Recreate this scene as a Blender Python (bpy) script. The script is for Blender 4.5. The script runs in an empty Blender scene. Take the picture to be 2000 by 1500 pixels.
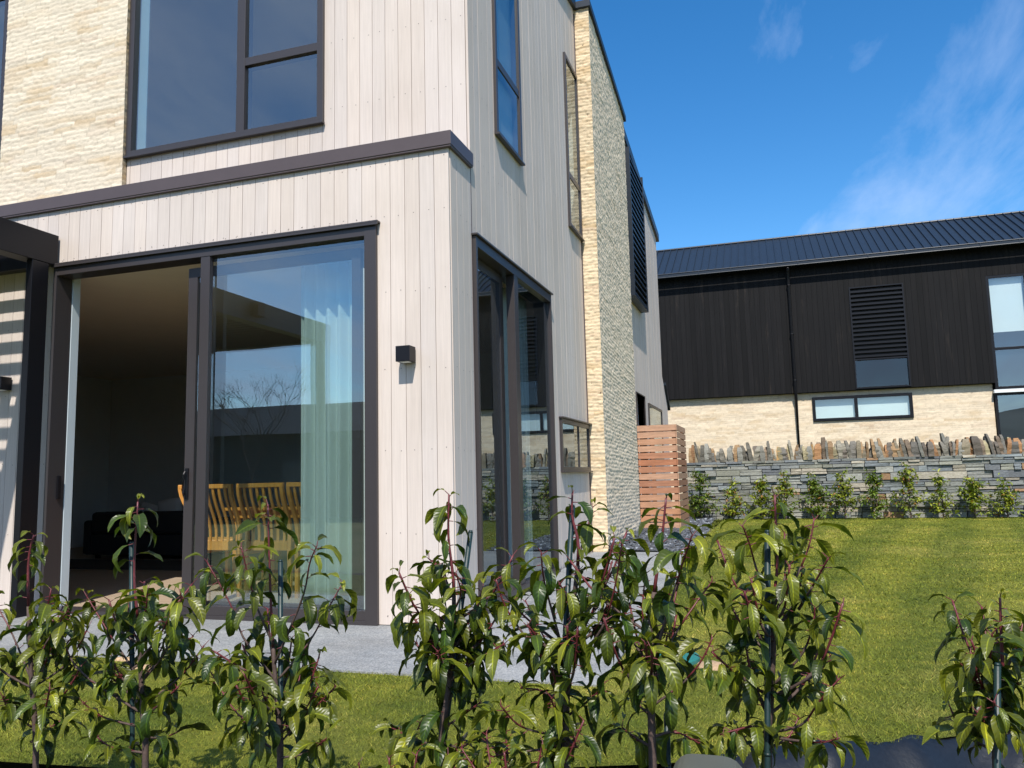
import bpy, math, random
import numpy as np
from mathutils import Vector, Matrix

random.seed(7)
sc = bpy.context.scene
COL = sc.collection
R = math.radians

# ------------------------------------------------------------------ camera, sky, sun, exposure
FPX = 1545.0
YAW, PITCH, ROLL = R(17.87), R(6.66), R(-1.39)
CAM = np.array([2.168, -5.310, 1.05])
_fw = np.array([-math.sin(YAW)*math.cos(PITCH), math.cos(YAW)*math.cos(PITCH), math.sin(PITCH)])
_r0 = np.array([math.cos(YAW), math.sin(YAW), 0.0])
_u0 = np.cross(_r0, _fw)
RT = _r0*math.cos(ROLL) + _u0*math.sin(ROLL)
UP = -_r0*math.sin(ROLL) + _u0*math.cos(ROLL)
cam_data = bpy.data.cameras.new("camera")
cam = bpy.data.objects.new("camera", cam_data); COL.objects.link(cam)
cam_data.sensor_width = 36.0
cam_data.lens = 36.0*FPX/2000.0
cam_data.clip_start = 0.05
cam_data.clip_end = 5000
M = Matrix(((RT[0], UP[0], -_fw[0], CAM[0]), (RT[1], UP[1], -_fw[1], CAM[1]), (RT[2], UP[2], -_fw[2], CAM[2]), (0, 0, 0, 1)))
cam.matrix_world = M
sc.camera = cam

SUN = Vector((0.27, -1.0, 1.33)).normalized()
world = bpy.data.worlds.new("World"); sc.world = world
world.use_nodes = True
wn, wl = world.node_tree.nodes, world.node_tree.links
wn.clear()
wo = wn.new('ShaderNodeOutputWorld'); bg = wn.new('ShaderNodeBackground')
sky = wn.new('ShaderNodeTexSky'); sky.sky_type = 'NISHITA'; sky.sun_disc = False
sky.sun_elevation = math.asin(SUN.z); sky.sun_rotation = math.atan2(SUN.x, SUN.y)
sky.air_density = 1.0; sky.dust_density = 0.25; sky.ozone_density = 2.2; sky.altitude = 400
hs = wn.new('ShaderNodeHueSaturation'); hs.inputs['Saturation'].default_value = 1.36; hs.inputs['Value'].default_value = 0.95
wl.new(sky.outputs[0], hs.inputs['Color'])
# thin cirrus in the sky: noise on the sky plane
tc = wn.new('ShaderNodeTexCoord'); sep = wn.new('ShaderNodeSeparateXYZ'); wl.new(tc.outputs['Generated'], sep.inputs[0])
add = wn.new('ShaderNodeMath'); add.operation = 'ADD'; add.inputs[1].default_value = 0.12; wl.new(sep.outputs['Z'], add.inputs[0])
mx = wn.new('ShaderNodeMath'); mx.operation = 'MAXIMUM'; mx.inputs[1].default_value = 0.05; wl.new(add.outputs[0], mx.inputs[0])
dv = wn.new('ShaderNodeVectorMath'); dv.operation = 'DIVIDE'; wl.new(tc.outputs['Generated'], dv.inputs[0])
cmb = wn.new('ShaderNodeCombineXYZ')
for i in range(3): wl.new(mx.outputs[0], cmb.inputs[i])
wl.new(cmb.outputs[0], dv.inputs[1])
mp = wn.new('ShaderNodeMapping'); mp.inputs['Location'].default_value = (3.35, 0.55, 0); mp.inputs['Scale'].default_value = (0.75, 0.24, 0.0); mp.inputs['Rotation'].default_value = (0, 0, R(28))
wl.new(dv.outputs[0], mp.inputs[0])
n1 = wn.new('ShaderNodeTexNoise'); n1.inputs['Scale'].default_value = 2.6; n1.inputs['Detail'].default_value = 9; n1.inputs['Roughness'].default_value = 0.6; n1.inputs['Distortion'].default_value = 0.35
wl.new(mp.outputs[0], n1.inputs['Vector'])
cr = wn.new('ShaderNodeValToRGB'); cr.color_ramp.elements[0].position = 0.42; cr.color_ramp.elements[1].position = 0.78
cr.color_ramp.elements[0].color = (0, 0, 0, 1); cr.color_ramp.elements[1].color = (0.8, 0.8, 0.8, 1)
wl.new(n1.outputs['Fac'], cr.inputs[0])
m2 = wn.new('ShaderNodeMath'); m2.operation = 'MULTIPLY_ADD'; m2.inputs[1].default_value = -0.17; wl.new(sep.outputs['Y'], m2.inputs[0]); wl.new(n1.outputs['Fac'], m2.inputs[2])
for (dx_, dy_, dz_, w_) in ((0.32, 0.86, 0.42, 0.05), (0.30, 0.93, 0.25, 0.05)):
    dt = wn.new('ShaderNodeVectorMath'); dt.operation = 'DOT_PRODUCT'; dt.inputs[1].default_value = Vector((dx_, dy_, dz_)).normalized(); wl.new(tc.outputs['Generated'], dt.inputs[0])
    mr = wn.new('ShaderNodeMapRange'); mr.interpolation_type = 'SMOOTHSTEP'; mr.inputs[1].default_value = 0.965; mr.inputs[2].default_value = 1.0; mr.inputs[3].default_value = 0.0; mr.inputs[4].default_value = w_; wl.new(dt.outputs['Value'], mr.inputs[0])
    m3_ = wn.new('ShaderNodeMath'); m3_.operation = 'ADD'; wl.new(m2.outputs[0], m3_.inputs[0]); wl.new(mr.outputs[0], m3_.inputs[1]); m2 = m3_
m2.use_clamp = True; wl.new(m2.outputs[0], cr.inputs[0])
mixc = wn.new('ShaderNodeMixRGB'); wl.new(cr.outputs[0], mixc.inputs[0]); wl.new(hs.outputs[0], mixc.inputs[1]); mixc.inputs[2].default_value = (3.4, 4.2, 5.8, 1)
wl.new(mixc.outputs[0], bg.inputs['Color']); bg.inputs['Strength'].default_value = 0.135
wl.new(bg.outputs[0], wo.inputs[0])

sun_d = bpy.data.lights.new("sun", 'SUN'); sun = bpy.data.objects.new("sun", sun_d); COL.objects.link(sun)
sun_d.energy = 3.7; sun_d.angle = R(0.53); sun_d.color = (1.0, 0.95, 0.87)
sun.rotation_euler = SUN.to_track_quat('Z', 'Y').to_euler()
sun.location = (0, 0, 30)
sc.view_settings.view_transform = 'Standard'; sc.view_settings.look = 'None'
sc.view_settings.exposure = 0.62; sc.view_settings.gamma = 1.0
sc.cycles.max_bounces = 10; sc.cycles.transparent_max_bounces = 16; sc.cycles.glossy_bounces = 5; sc.cycles.diffuse_bounces = 4
sc.cycles.sample_clamp_indirect = 6; sc.cycles.caustics_reflective = False; sc.cycles.caustics_refractive = False

def hit(x, y, ax, val):
    """a measured point of the place: where the sight line to a survey mark meets a plane"""
    d = RT*((x-1000)/FPX) + UP*((750-y)/FPX) + _fw
    i = 'XYZ'.index(ax); t = (val-CAM[i])/d[i]
    return CAM + d*t

# ------------------------------------------------------------------ materials
def newmat(name):
    m = bpy.data.materials.new(name); m.use_nodes = True
    nt = m.node_tree; b = nt.nodes['Principled BSDF']
    return m, nt.nodes, nt.links, b

def noise(N, L, vec, scale, detail=5, rough=0.55, sc3=None):
    if sc3 is not None:
        mp = N.new('ShaderNodeMapping'); mp.inputs['Scale'].default_value = sc3; L.new(vec, mp.inputs[0]); vec = mp.outputs[0]
    n = N.new('ShaderNodeTexNoise'); n.inputs['Scale'].default_value = scale; n.inputs['Detail'].default_value = detail; n.inputs['Roughness'].default_value = rough
    L.new(vec, n.inputs['Vector']); return n.outputs['Fac']

def ramp(N, L, fac, stops):
    r = N.new('ShaderNodeValToRGB'); e = r.color_ramp.elements
    while len(e) < len(stops): e.new(0.5)
    for k, (p, c) in enumerate(stops):
        e[k].position = p; e[k].color = (*c, 1) if len(c) == 3 else c
    L.new(fac, r.inputs[0]); return r.outputs[0]

def mul(N, L, a, b, fac=1.0):
    m = N.new('ShaderNodeMixRGB'); m.blend_type = 'MULTIPLY'; m.inputs[0].default_value = fac
    L.new(a, m.inputs[1]); L.new(b, m.inputs[2]); return m.outputs[0]

def bump(N, L, fac, b, strength, dist=0.01):
    bp = N.new('ShaderNodeBump'); bp.inputs['Strength'].default_value = strength; bp.inputs['Distance'].default_value = dist
    L.new(fac, bp.inputs['Height']); L.new(bp.outputs[0], b.inputs['Normal']); return bp

def simple(name, col, rough=0.5, metal=0.0, spec=0.5, nscale=30, nvar=0.12, bstr=0.1, sc3=None):
    m, N, L, b = newmat(name)
    tc = N.new('ShaderNodeTexCoord')
    f = noise(N, L, tc.outputs['Object'], nscale, 5, 0.6, sc3)
    c = ramp(N, L, f, [(0.25, tuple(v*(1-nvar) for v in col)), (0.75, tuple(min(1, v*(1+nvar)) for v in col))])
    L.new(c, b.inputs['Base Color'])
    b.inputs['Roughness'].default_value = rough; b.inputs['Metallic'].default_value = metal; b.inputs['Specular IOR Level'].default_value = spec
    if bstr: bump(N, L, f, b, bstr, 0.004)
    return m

def attr_mat(name, rough=0.7, sc3=(1, 1, 1), nscale=20, lo=0.8, hi=1.15, bstr=0.3, bdist=0.004, spec=0.4, extra=None):
    """base colour from the 'tone' attribute of the mesh, broken up by a noise"""
    m, N, L, b = newmat(name)
    at = N.new('ShaderNodeAttribute'); at.attribute_name = 'tone'
    tc = N.new('ShaderNodeTexCoord')
    f = noise(N, L, tc.outputs['Object'], nscale, 6, 0.62, sc3)
    c = ramp(N, L, f, [(0.3, (lo, lo, lo)), (0.7, (hi, hi, hi))])
    c = mul(N, L, at.outputs['Color'], c)
    if extra: c = extra(N, L, tc, c)
    L.new(c, b.inputs['Base Color']); b.inputs['Roughness'].default_value = rough; b.inputs['Specular IOR Level'].default_value = spec
    bump(N, L, f, b, bstr, bdist)
    return m

def board_extra(N, L, tc, c):
    f = noise(N, L, tc.outputs['Object'], 1.0, 4, 0.6, (1.2, 1.2, 0.9))
    return mul(N, L, c, ramp(N, L, f, [(0.3, (0.93, 0.92, 0.90)), (0.7, (1.03, 1.03, 1.03))]))

MAT = {}
MAT['board'] = attr_mat('whitewashed_timber', 0.72, (60, 60, 2.2), 1.0, 0.91, 1.05, 0.25, 0.003, 0.25, board_extra)
MAT['nail'] = simple('nail_head', (0.16, 0.13, 0.11), 0.6)
MAT['membrane'] = simple('dark_backing', (0.03, 0.027, 0.025), 0.9)
MAT['frame'] = simple('bronze_aluminium', (0.044, 0.037, 0.037), 0.38, 0.0, 0.5, 60, 0.05, 0.02)
MAT['black'] = simple('black_powdercoat', (0.0075, 0.007, 0.009), 0.4, 0.0, 0.3, 40, 0.08, 0.02)
MAT['flash'] = simple('brown_flashing', (0.085, 0.062, 0.060), 0.42, 0.0, 0.5, 8, 0.06, 0.03)
MAT['plaster'] = simple('white_plaster', (0.50, 0.50, 0.48), 0.85, nscale=4, nvar=0.03)
MAT['dim_wall'] = simple('grey_wall_paint', (0.62, 0.64, 0.66), 0.85, nscale=4, nvar=0.03)
MAT['ceiling'] = simple('ceiling_paint', (0.70, 0.64, 0.54), 0.9, nscale=4, nvar=0.03)
MAT['reveal'] = simple('pale_reveal_paint', (0.55, 0.62, 0.64), 0.6, nscale=4, nvar=0.03)
MAT['limestone'] = attr_mat('split_limestone', 0.88, (1, 1, 2.5), 35, 0.88, 1.08, 0.35, 0.004, 0.15)
MAT['schist'] = attr_mat('schist_stone', 0.75, (1, 1, 4), 22, 0.62, 1.25, 0.7, 0.012, 0.35)
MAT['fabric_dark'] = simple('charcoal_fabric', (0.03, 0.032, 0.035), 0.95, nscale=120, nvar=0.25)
MAT['fabric_pale'] = simple('pale_cushion_cloth', (0.55, 0.55, 0.55), 0.95, nscale=120, nvar=0.08)
MAT['oak'] = simple('golden_timber', (0.55, 0.25, 0.045), 0.4, nscale=6, nvar=0.22, sc3=(12, 12, 1.2))
MAT['slate'] = attr_mat('slate_chips', 0.55, (1, 1, 1), 60, 0.7, 1.3, 0.3, 0.003, 0.5)
MAT['stake'] = simple('green_plastic', (0.008, 0.026, 0.026), 0.45, nscale=50, nvar=0.2)
MAT['teal'] = simple('teal_plastic_lid', (0.02, 0.16, 0.14), 0.5, nscale=10, nvar=0.1)
MAT['sand'] = simple('bare_sandy_soil', (0.42, 0.28, 0.16), 0.95, nscale=60, nvar=0.35, bstr=0.6)
MAT['olive'] = simple('olive_grey_plastic', (0.085, 0.085, 0.062), 0.55, nscale=12, nvar=0.06)
MAT['bark'] = simple('shrub_bark', (0.085, 0.055, 0.045), 0.8, nscale=90, nvar=0.4, bstr=0.5)
MAT['redstem'] = simple('red_young_stem', (0.13, 0.024, 0.028), 0.45, nscale=80, nvar=0.35)
MAT['blind'] = simple('white_roller_blind', (0.78, 0.80, 0.80), 0.8, nscale=3, nvar=0.02)
MAT['blue_blind'] = simple('pale_blue_blind', (0.20, 0.28, 0.33), 0.8, nscale=3, nvar=0.02)
MAT['old_roof'] = simple('dull_dark_roofing', (0.022, 0.026, 0.034), 0.8, 0.0, 0.2, 3, 0.15)
MAT['rug'] = simple('dark_rug', (0.05, 0.045, 0.04), 1.0, nscale=40, nvar=0.4)
MAT['china'] = simple('pale_glazed_china', (0.6, 0.62, 0.64), 0.3, nscale=4, nvar=0.02)

def mk_glass(name, tint, refl, base_f):
    m, N, L, b = newmat(name); N.remove(b)
    out = N['Material Output']
    tr = N.new('ShaderNodeBsdfTransparent'); tr.inputs[0].default_value = (*tint, 1)
    gl = N.new('ShaderNodeBsdfGlossy'); gl.inputs['Color'].default_value = (*refl, 1); gl.inputs['Roughness'].default_value = 0.0
    fr = N.new('ShaderNodeFresnel'); fr.inputs['IOR'].default_value = 1.5
    ma = N.new('ShaderNodeMath'); ma.operation = 'MULTIPLY_ADD'; ma.inputs[1].default_value = 1.0 - base_f; ma.inputs[2].default_value = base_f; ma.use_clamp = True
    L.new(fr.outputs[0], ma.inputs[0])
    # the second face of the same sheet adds nothing more
    ge = N.new('ShaderNodeNewGeometry'); iv = N.new('ShaderNodeMath'); iv.operation = 'SUBTRACT'; iv.inputs[0].default_value = 1.0; L.new(ge.outputs['Backfacing'], iv.inputs[1])
    mk = N.new('ShaderNodeMath'); mk.operation = 'MULTIPLY'; L.new(ma.outputs[0], mk.inputs[0]); L.new(iv.outputs[0], mk.inputs[1])
    # very slight waviness of the sheet
    tc = N.new('ShaderNodeTexCoord'); f = noise(N, L, tc.outputs['Object'], 1.3, 1, 0.4)
    bp = N.new('ShaderNodeBump'); bp.inputs['Strength'].default_value = 0.12; bp.inputs['Distance'].default_value = 0.01
    L.new(f, bp.inputs['Height']); L.new(bp.outputs[0], gl.inputs['Normal'])
    mixs = N.new('ShaderNodeMixShader'); L.new(mk.outputs[0], mixs.inputs[0]); L.new(tr.outputs[0], mixs.inputs[1]); L.new(gl.outputs[0], mixs.inputs[2])
    L.new(mixs.outputs[0], out.inputs[0])
    return m
MAT['glass'] = mk_glass('window_glass', (0.93, 0.97, 0.96), (0.86, 0.95, 1.0), 0.17)
MAT['glass_low'] = mk_glass('dark_glass', (0.5, 0.55, 0.58), (0.80, 0.92, 1.0), 0.05)
MAT['glass_dim'] = mk_glass('tinted_glass', (0.75, 0.80, 0.82), (0.80, 0.92, 1.0), 0.22)

# curtain: translucent white cloth
m, N, L, b = newmat('white_curtain_cloth'); out = N['Material Output']
tl = N.new('ShaderNodeBsdfTranslucent'); tl.inputs[0].default_value = (0.62, 0.72, 0.68, 1)
tc = N.new('ShaderNodeTexCoord'); f = noise(N, L, tc.outputs['Object'], 120, 3, 0.6, (1, 1, 0.4))
L.new(ramp(N, L, f, [(0.3, (0.66, 0.71, 0.69)), (0.7, (0.78, 0.83, 0.81))]), b.inputs['Base Color']); b.inputs['Roughness'].default_value = 0.9
mxs = N.new('ShaderNodeMixShader'); mxs.inputs[0].default_value = 0.25; L.new(b.outputs[0], mxs.inputs[1]); L.new(tl.outputs[0], mxs.inputs[2]); L.new(mxs.outputs[0], out.inputs[0])
MAT['curtain'] = m

# black stained boards
m, N, L, b = newmat('black_stained_timber')
at = N.new('ShaderNodeAttribute'); at.attribute_name = 'tone'; tc = N.new('ShaderNodeTexCoord')
f = noise(N, L, tc.outputs['Object'], 1.0, 6, 0.65, (16, 16, 0.9))
g = noise(N, L, tc.outputs['Object'], 1.0, 5, 0.7, (5, 5, 0.55))
c = ramp(N, L, f, [(0.3, (0.7, 0.7, 0.72)), (0.62, (1.2, 1.18, 1.15)), (0.8, (2.0, 1.8, 1.55))])
c = mul(N, L, c, ramp(N, L, g, [(0.35, (0.75, 0.75, 0.78)), (0.58, (1.0, 1.0, 1.0)), (0.74, (3.6, 3.0, 2.3))]))
L.new(mul(N, L, at.outputs['Color'], c), b.inputs['Base Color']); b.inputs['Roughness'].default_value = 0.7; b.inputs['Specular IOR Level'].default_value = 0.2; bump(N, L, f, b, 0.3, 0.004)
MAT['black_board'] = m
MAT['roof'] = simple('dark_blue_steel_roofing', (0.013, 0.020, 0.031), 0.42, 0.0, 0.4, 6, 0.12, 0.02)
MAT['cedar'] = attr_mat('cedar_slats', 0.6, (1.5, 10, 10), 3.0, 0.78, 1.2, 0.25, 0.004, 0.3)

# lawn
def lawn_nodes(name, blades):
    m, N, L, b = newmat(name)
    tc = N.new('ShaderNodeTexCoord'); o = tc.outputs['Object']
    big = noise(N, L, o, 0.9, 5, 0.62); mid = noise(N, L, o, 5.0, 5, 0.7); fine = noise(N, L, o, 95, 4, 0.75)
    streak = noise(N, L, o, 1.0, 4, 0.7, (1.3, 9.0, 1))
    c = ramp(N, L, big, [(0.28, (0.112, 0.142, 0.013)), (0.5, (0.180, 0.198, 0.022)), (0.72, (0.26, 0.25, 0.052))])
    c = mul(N, L, c, ramp(N, L, mid, [(0.3, (0.78, 0.85, 0.72)), (0.7, (1.2, 1.12, 1.15))]))
    c = mul(N, L, c, ramp(N, L, streak, [(0.35, (0.86, 0.9, 0.85)), (0.62, (1.12, 1.08, 1.1)), (0.72, (1.6, 1.4, 1.6))]))
    # mowing stripes
    w = N.new('ShaderNodeTexWave'); w.inputs['Scale'].default_value = 0.32; w.inputs['Distortion'].default_value = 1.2; w.inputs['Detail'].default_value = 2; w.inputs['Detail Scale'].default_value = 1.0
    mp = N.new('ShaderNodeMapping'); mp.inputs['Rotation'].default_value = (0, 0, R(12)); L.new(o, mp.inputs[0]); L.new(mp.outputs[0], w.inputs['Vector'])
    c = mul(N, L, c, ramp(N, L, w.outputs['Fac'], [(0.25, (0.80, 0.85, 0.78)), (0.75, (1.14, 1.10, 1.12))]))
    if blades:
        at = N.new('ShaderNodeAttribute'); at.attribute_name = 'tone'; c = mul(N, L, c, at.outputs['Color'])
    else:
        c = mul(N, L, c, ramp(N, L, fine, [(0.25, (0.55, 0.62, 0.5)), (0.75, (1.4, 1.35, 1.3))]))
        bump(N, L, fine, b, 0.9, 0.03)
    L.new(c, b.inputs['Base Color']); b.inputs['Roughness'].default_value = 0.7; b.inputs['Specular IOR Level'].default_value = 0.25
    return m
MAT['lawn'] = lawn_nodes('lawn_turf', False)
MAT['blade'] = lawn_nodes('grass_blades', True)

# exposed aggregate paving
m, N, L, b = newmat('exposed_aggregate')
tc = N.new('ShaderNodeTexCoord'); o = tc.outputs['Object']
v = N.new('ShaderNodeTexVoronoi'); v.inputs['Scale'].default_value = 130; L.new(o, v.inputs['Vector'])
f = noise(N, L, o, 2.5, 5, 0.6)
c = ramp(N, L, v.outputs['Color'], [(0.1, (0.19, 0.195, 0.20)), (0.5, (0.27, 0.275, 0.275)), (0.85, (0.38, 0.38, 0.37))])
c = mul(N, L, c, ramp(N, L, f, [(0.3, (0.80, 0.82, 0.84)), (0.7, (1.10, 1.08, 1.05))]))
f2 = noise(N, L, o, 0.7, 6, 0.7, (1, 3, 1)); c = mul(N, L, c, ramp(N, L, f2, [(0.35, (0.78, 0.77, 0.76)), (0.55, (1.03, 1.03, 1.03))]))
L.new(c, b.inputs['Base Color']); b.inputs['Roughness'].default_value = 0.8; bump(N, L, v.outputs['Distance'], b, 0.25, 0.004)
MAT['paving'] = m

# soil / ground
m, N, L, b = newmat('dark_soil')
tc = N.new('ShaderNodeTexCoord'); o = tc.outputs['Object']
f = noise(N, L, o, 14, 8, 0.75)
L.new(ramp(N, L, f, [(0.3, (0.022, 0.017, 0.012)), (0.7, (0.075, 0.055, 0.038))]), b.inputs['Base Color']); b.inputs['Roughness'].default_value = 0.95; bump(N, L, f, b, 1.0, 0.05)
MAT['soil'] = m
m, N, L, b = newmat('rough_grass')
tc = N.new('ShaderNodeTexCoord'); o = tc.outputs['Object']
f = noise(N, L, o, 0.6, 8, 0.7)
L.new(ramp(N, L, f, [(0.3, (0.06, 0.085, 0.018)), (0.7, (0.15, 0.14, 0.06))]), b.inputs['Base Color']); b.inputs['Roughness'].default_value = 0.95; bump(N, L, f, b, 0.6, 0.1)
MAT['ground'] = m
MAT['cloth'] = simple('black_weed_cloth', (0.008, 0.010, 0.014), 0.42, 0.0, 0.45, 60, 0.3, 0.4)
MAT['hill'] = simple('dark_hillside', (0.05, 0.06, 0.05), 0.95, nscale=0.02, nvar=0.4, bstr=0)

# timber floor
m, N, L, b = newmat('timber_floor')
tc = N.new('ShaderNodeTexCoord'); o = tc.outputs['Object']
f = noise(N, L, o, 1.5, 6, 0.65, (2, 14, 1))
L.new(ramp(N, L, f, [(0.3, (0.36, 0.27, 0.19)), (0.7, (0.48, 0.38, 0.28))]), b.inputs['Base Color']); b.inputs['Roughness'].default_value = 0.45
MAT['floor'] = m

# leaves: midrib and side veins from the leaf's own UV
def leaf_mat(name, gloss):
    m, N, L, b = newmat(name); out = N['Material Output']
    at = N.new('ShaderNodeAttribute'); at.attribute_name = 'tone'
    uv = N.new('ShaderNodeUVMap'); sp = N.new('ShaderNodeSeparateXYZ'); L.new(uv.outputs[0], sp.inputs[0])
    a = N.new('ShaderNodeMath'); a.operation = 'ABSOLUTE'; L.new(sp.outputs[0], a.inputs[0])
    rib = ramp(N, L, a.outputs[0], [(0.0, (2.8, 2.7, 1.8)), (0.15, (1.0, 1.0, 1.0)), (0.85, (1.0, 1.0, 1.0)), (1.0, (1.35, 1.25, 1.0))])
    c = mul(N, L, at.outputs['Color'], rib)
    mm = N.new('ShaderNodeMath'); mm.operation = 'MULTIPLY'; mm.inputs[1].default_value = 9.0; L.new(sp.outputs[1], mm.inputs[0])
    s2 = N.new('ShaderNodeMath'); s2.operation = 'SUBTRACT'; L.new(mm.outputs[0], s2.inputs[0])
    m2 = N.new('ShaderNodeMath'); m2.operation = 'MULTIPLY'; m2.inputs[1].default_value = 1.2; L.new(a.outputs[0], m2.inputs[0]); L.new(m2.outputs[0], s2.inputs[1])
    sn = N.new('ShaderNodeMath'); sn.operation = 'SINE'; m3 = N.new('ShaderNodeMath'); m3.operation = 'MULTIPLY'; m3.inputs[1].default_value = 6.28; L.new(s2.outputs[0], m3.inputs[0]); L.new(m3.outputs[0], sn.inputs[0])
    bump(N, L, sn.outputs[0], b, 0.22, 0.0012)
    tc = N.new('ShaderNodeTexCoord'); f = noise(N, L, tc.outputs['Object'], 25, 4, 0.6)
    c = mul(N, L, c, ramp(N, L, f, [(0.3, (0.75, 0.8, 0.75)), (0.7, (1.2, 1.15, 1.1))]))
    L.new(c, b.inputs['Base Color']); b.inputs['Roughness'].default_value = gloss; b.inputs['Specular IOR Level'].default_value = 0.42
    tl = N.new('ShaderNodeBsdfTranslucent'); br = N.new('ShaderNodeMixRGB'); br.blend_type = 'MULTIPLY'; br.inputs[0].default_value = 1; br.inputs[2].default_value = (2.0, 2.1, 0.7, 1)
    L.new(c, br.inputs[1]); L.new(br.outputs[0], tl.inputs[0])
    mx = N.new('ShaderNodeMixShader'); mx.inputs[0].default_value = 0.22; L.new(b.outputs[0], mx.inputs[1]); L.new(tl.outputs[0], mx.inputs[2]); L.new(mx.outputs[0], out.inputs[0])
    return m
MAT['leaf'] = leaf_mat('glossy_laurel_leaf', 0.36)
MAT['leaf_small'] = leaf_mat('hedge_leaf', 0.5)

# ------------------------------------------------------------------ object helpers
def tag(o, label=None, cat=None, group=None, kind=None):
    if label: o['label'] = label
    if cat: o['category'] = cat
    if group: o['group'] = group
    if kind: o['kind'] = kind
    return o

def thing(name, label, cat, loc=(0, 0, 0), group=None):
    o = bpy.data.objects.new(name, None); COL.objects.link(o); o.location = loc
    o.empty_display_size = 0.2
    return tag(o, label, cat, group)

ORIGIN = {}
def origin_of(o):
    p = Vector((0, 0, 0))
    while o is not None:
        p = p + o.location; o = o.parent
    return p

class MB:
    """collects geometry; build() links it as ONE mesh object"""
    def __init__(self):
        self.v = []; self.f = []; self.mi = []; self.tone = []; self.cur = (0.6, 0.6, 0.6); self.m = 0
    def poly(self, pts, tone=None):
        n = len(self.v); self.v += [tuple(p) for p in pts]; self.f.append(tuple(range(n, n+len(pts)))); self.mi.append(self.m); self.tone += [tone or self.cur]*len(pts)
    def mesh(self, vs, fs, tone=None):
        n = len(self.v); self.v += [tuple(p) for p in vs]; self.tone += [tone or self.cur]*len(vs)
        for q in fs: self.f.append(tuple(n+i for i in q)); self.mi.append(self.m)
    def box(self, x0, x1, y0, y1, z0, z1, tone=None):
        if x0 > x1: x0, x1 = x1, x0
        if y0 > y1: y0, y1 = y1, y0
        vs = [(x0, y0, z0), (x1, y0, z0), (x1, y1, z0), (x0, y1, z0), (x0, y0, z1), (x1, y0, z1), (x1, y1, z1), (x0, y1, z1)]
        self.mesh(vs, [(0, 3, 2, 1), (4, 5, 6, 7), (0, 1, 5, 4), (1, 2, 6, 5), (2, 3, 7, 6), (3, 0, 4, 7)], tone)
    def hexa(self, vs, tone=None):
        self.mesh(vs, [(0, 3, 2, 1), (4, 5, 6, 7), (0, 1, 5, 4), (1, 2, 6, 5), (2, 3, 7, 6), (3, 0, 4, 7)], tone)
    def tube(self, pts, radii, sides=8, tone=None, cap=True):
        pts = [Vector(p) for p in pts]; n = len(pts)
        if not hasattr(radii, '__len__'): radii = [radii]*n
        vs = []
        ref = Vector((0, 0, 1)) if abs((pts[1]-pts[0]).normalized().z) < 0.9 else Vector((1, 0, 0))
        for i in range(n):
            t = (pts[min(i+1, n-1)]-pts[max(i-1, 0)]).normalized()
            a = t.cross(ref)
            if a.length < 1e-5: a = t.orthogonal()
            a.normalize(); b = t.cross(a); ref = a.cross(t)*-1 if False else ref
            for k in range(sides):
                an = 2*math.pi*k/sides; vs.append(pts[i]+(a*math.cos(an)+b*math.sin(an))*radii[i])
        fs = [(i*sides+k, i*sides+(k+1) % sides, (i+1)*sides+(k+1) % sides, (i+1)*sides+k) for i in range(n-1) for k in range(sides)]
        if cap: fs += [tuple(range(sides-1, -1, -1)), tuple((n-1)*sides+k for k in range(sides))]
        self.mesh(vs, fs, tone)
    def build(self, name, mats, parent=None, smooth=False, bevel=0.0):
        me = bpy.data.meshes.new(name)
        o0 = origin_of(parent) if parent is not None else Vector((0, 0, 0))
        me.from_pydata([(a-o0.x, b-o0.y, c-o0.z) for a, b, c in self.v], [], self.f)
        if not isinstance(mats, (list, tuple)): mats = [mats]
        for m in mats: me.materials.append(MAT[m])
        me.polygons.foreach_set('material_index', self.mi)
        ca = me.color_attributes.new('tone', 'FLOAT_COLOR', 'POINT')
        arr = np.ones((len(self.v), 4), np.float32); arr[:, :3] = np.array(self.tone, np.float32); ca.data.foreach_set('color', arr.ravel())
        if smooth: me.polygons.foreach_set('use_smooth', [True]*len(me.polygons))
        me.update()
        o = bpy.data.objects.new(name, me); COL.objects.link(o)
        if parent is not None: o.parent = parent
        if bevel:
            bv = o.modifiers.new('bevel', 'BEVEL'); bv.width = bevel; bv.segments = 2; bv.limit_method = 'ANGLE'
        return o

def np_mesh(name, mat, V, F, tone, parent=None, smooth=True, uv=None):
    """mesh from arrays; F is (n,k)"""
    me = bpy.data.meshes.new(name); o0 = origin_of(parent) if parent is not None else Vector((0, 0, 0))
    V = np.asarray(V, np.float32) - np.array([o0.x, o0.y, o0.z], np.float32)
    F = np.asarray(F, np.int32); k = F.shape[1]
    me.vertices.add(len(V)); me.vertices.foreach_set('co', V.ravel())
    me.loops.add(F.size); me.loops.foreach_set('vertex_index', F.ravel())
    me.polygons.add(len(F)); me.polygons.foreach_set('loop_start', np.arange(0, F.size, k, dtype=np.int32))
    try: me.polygons.foreach_set('loop_total', np.full(len(F), k, np.int32))
    except Exception: pass
    me.materials.append(MAT[mat])
    ca = me.color_attributes.new('tone', 'FLOAT_COLOR', 'POINT')
    arr = np.ones((len(V), 4), np.float32); arr[:, :3] = tone; ca.data.foreach_set('color', arr.ravel())
    if uv is not None:
        ul = me.uv_layers.new(name='UVMap'); ul.data.foreach_set('uv', uv[F.ravel()].astype(np.float32).ravel())
    if smooth: me.polygons.foreach_set('use_smooth', np.ones(len(F), bool))
    me.update(calc_edges=True); me.validate()
    o = bpy.data.objects.new(name, me); COL.objects.link(o)
    if parent is not None: o.parent = parent
    return o

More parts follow.
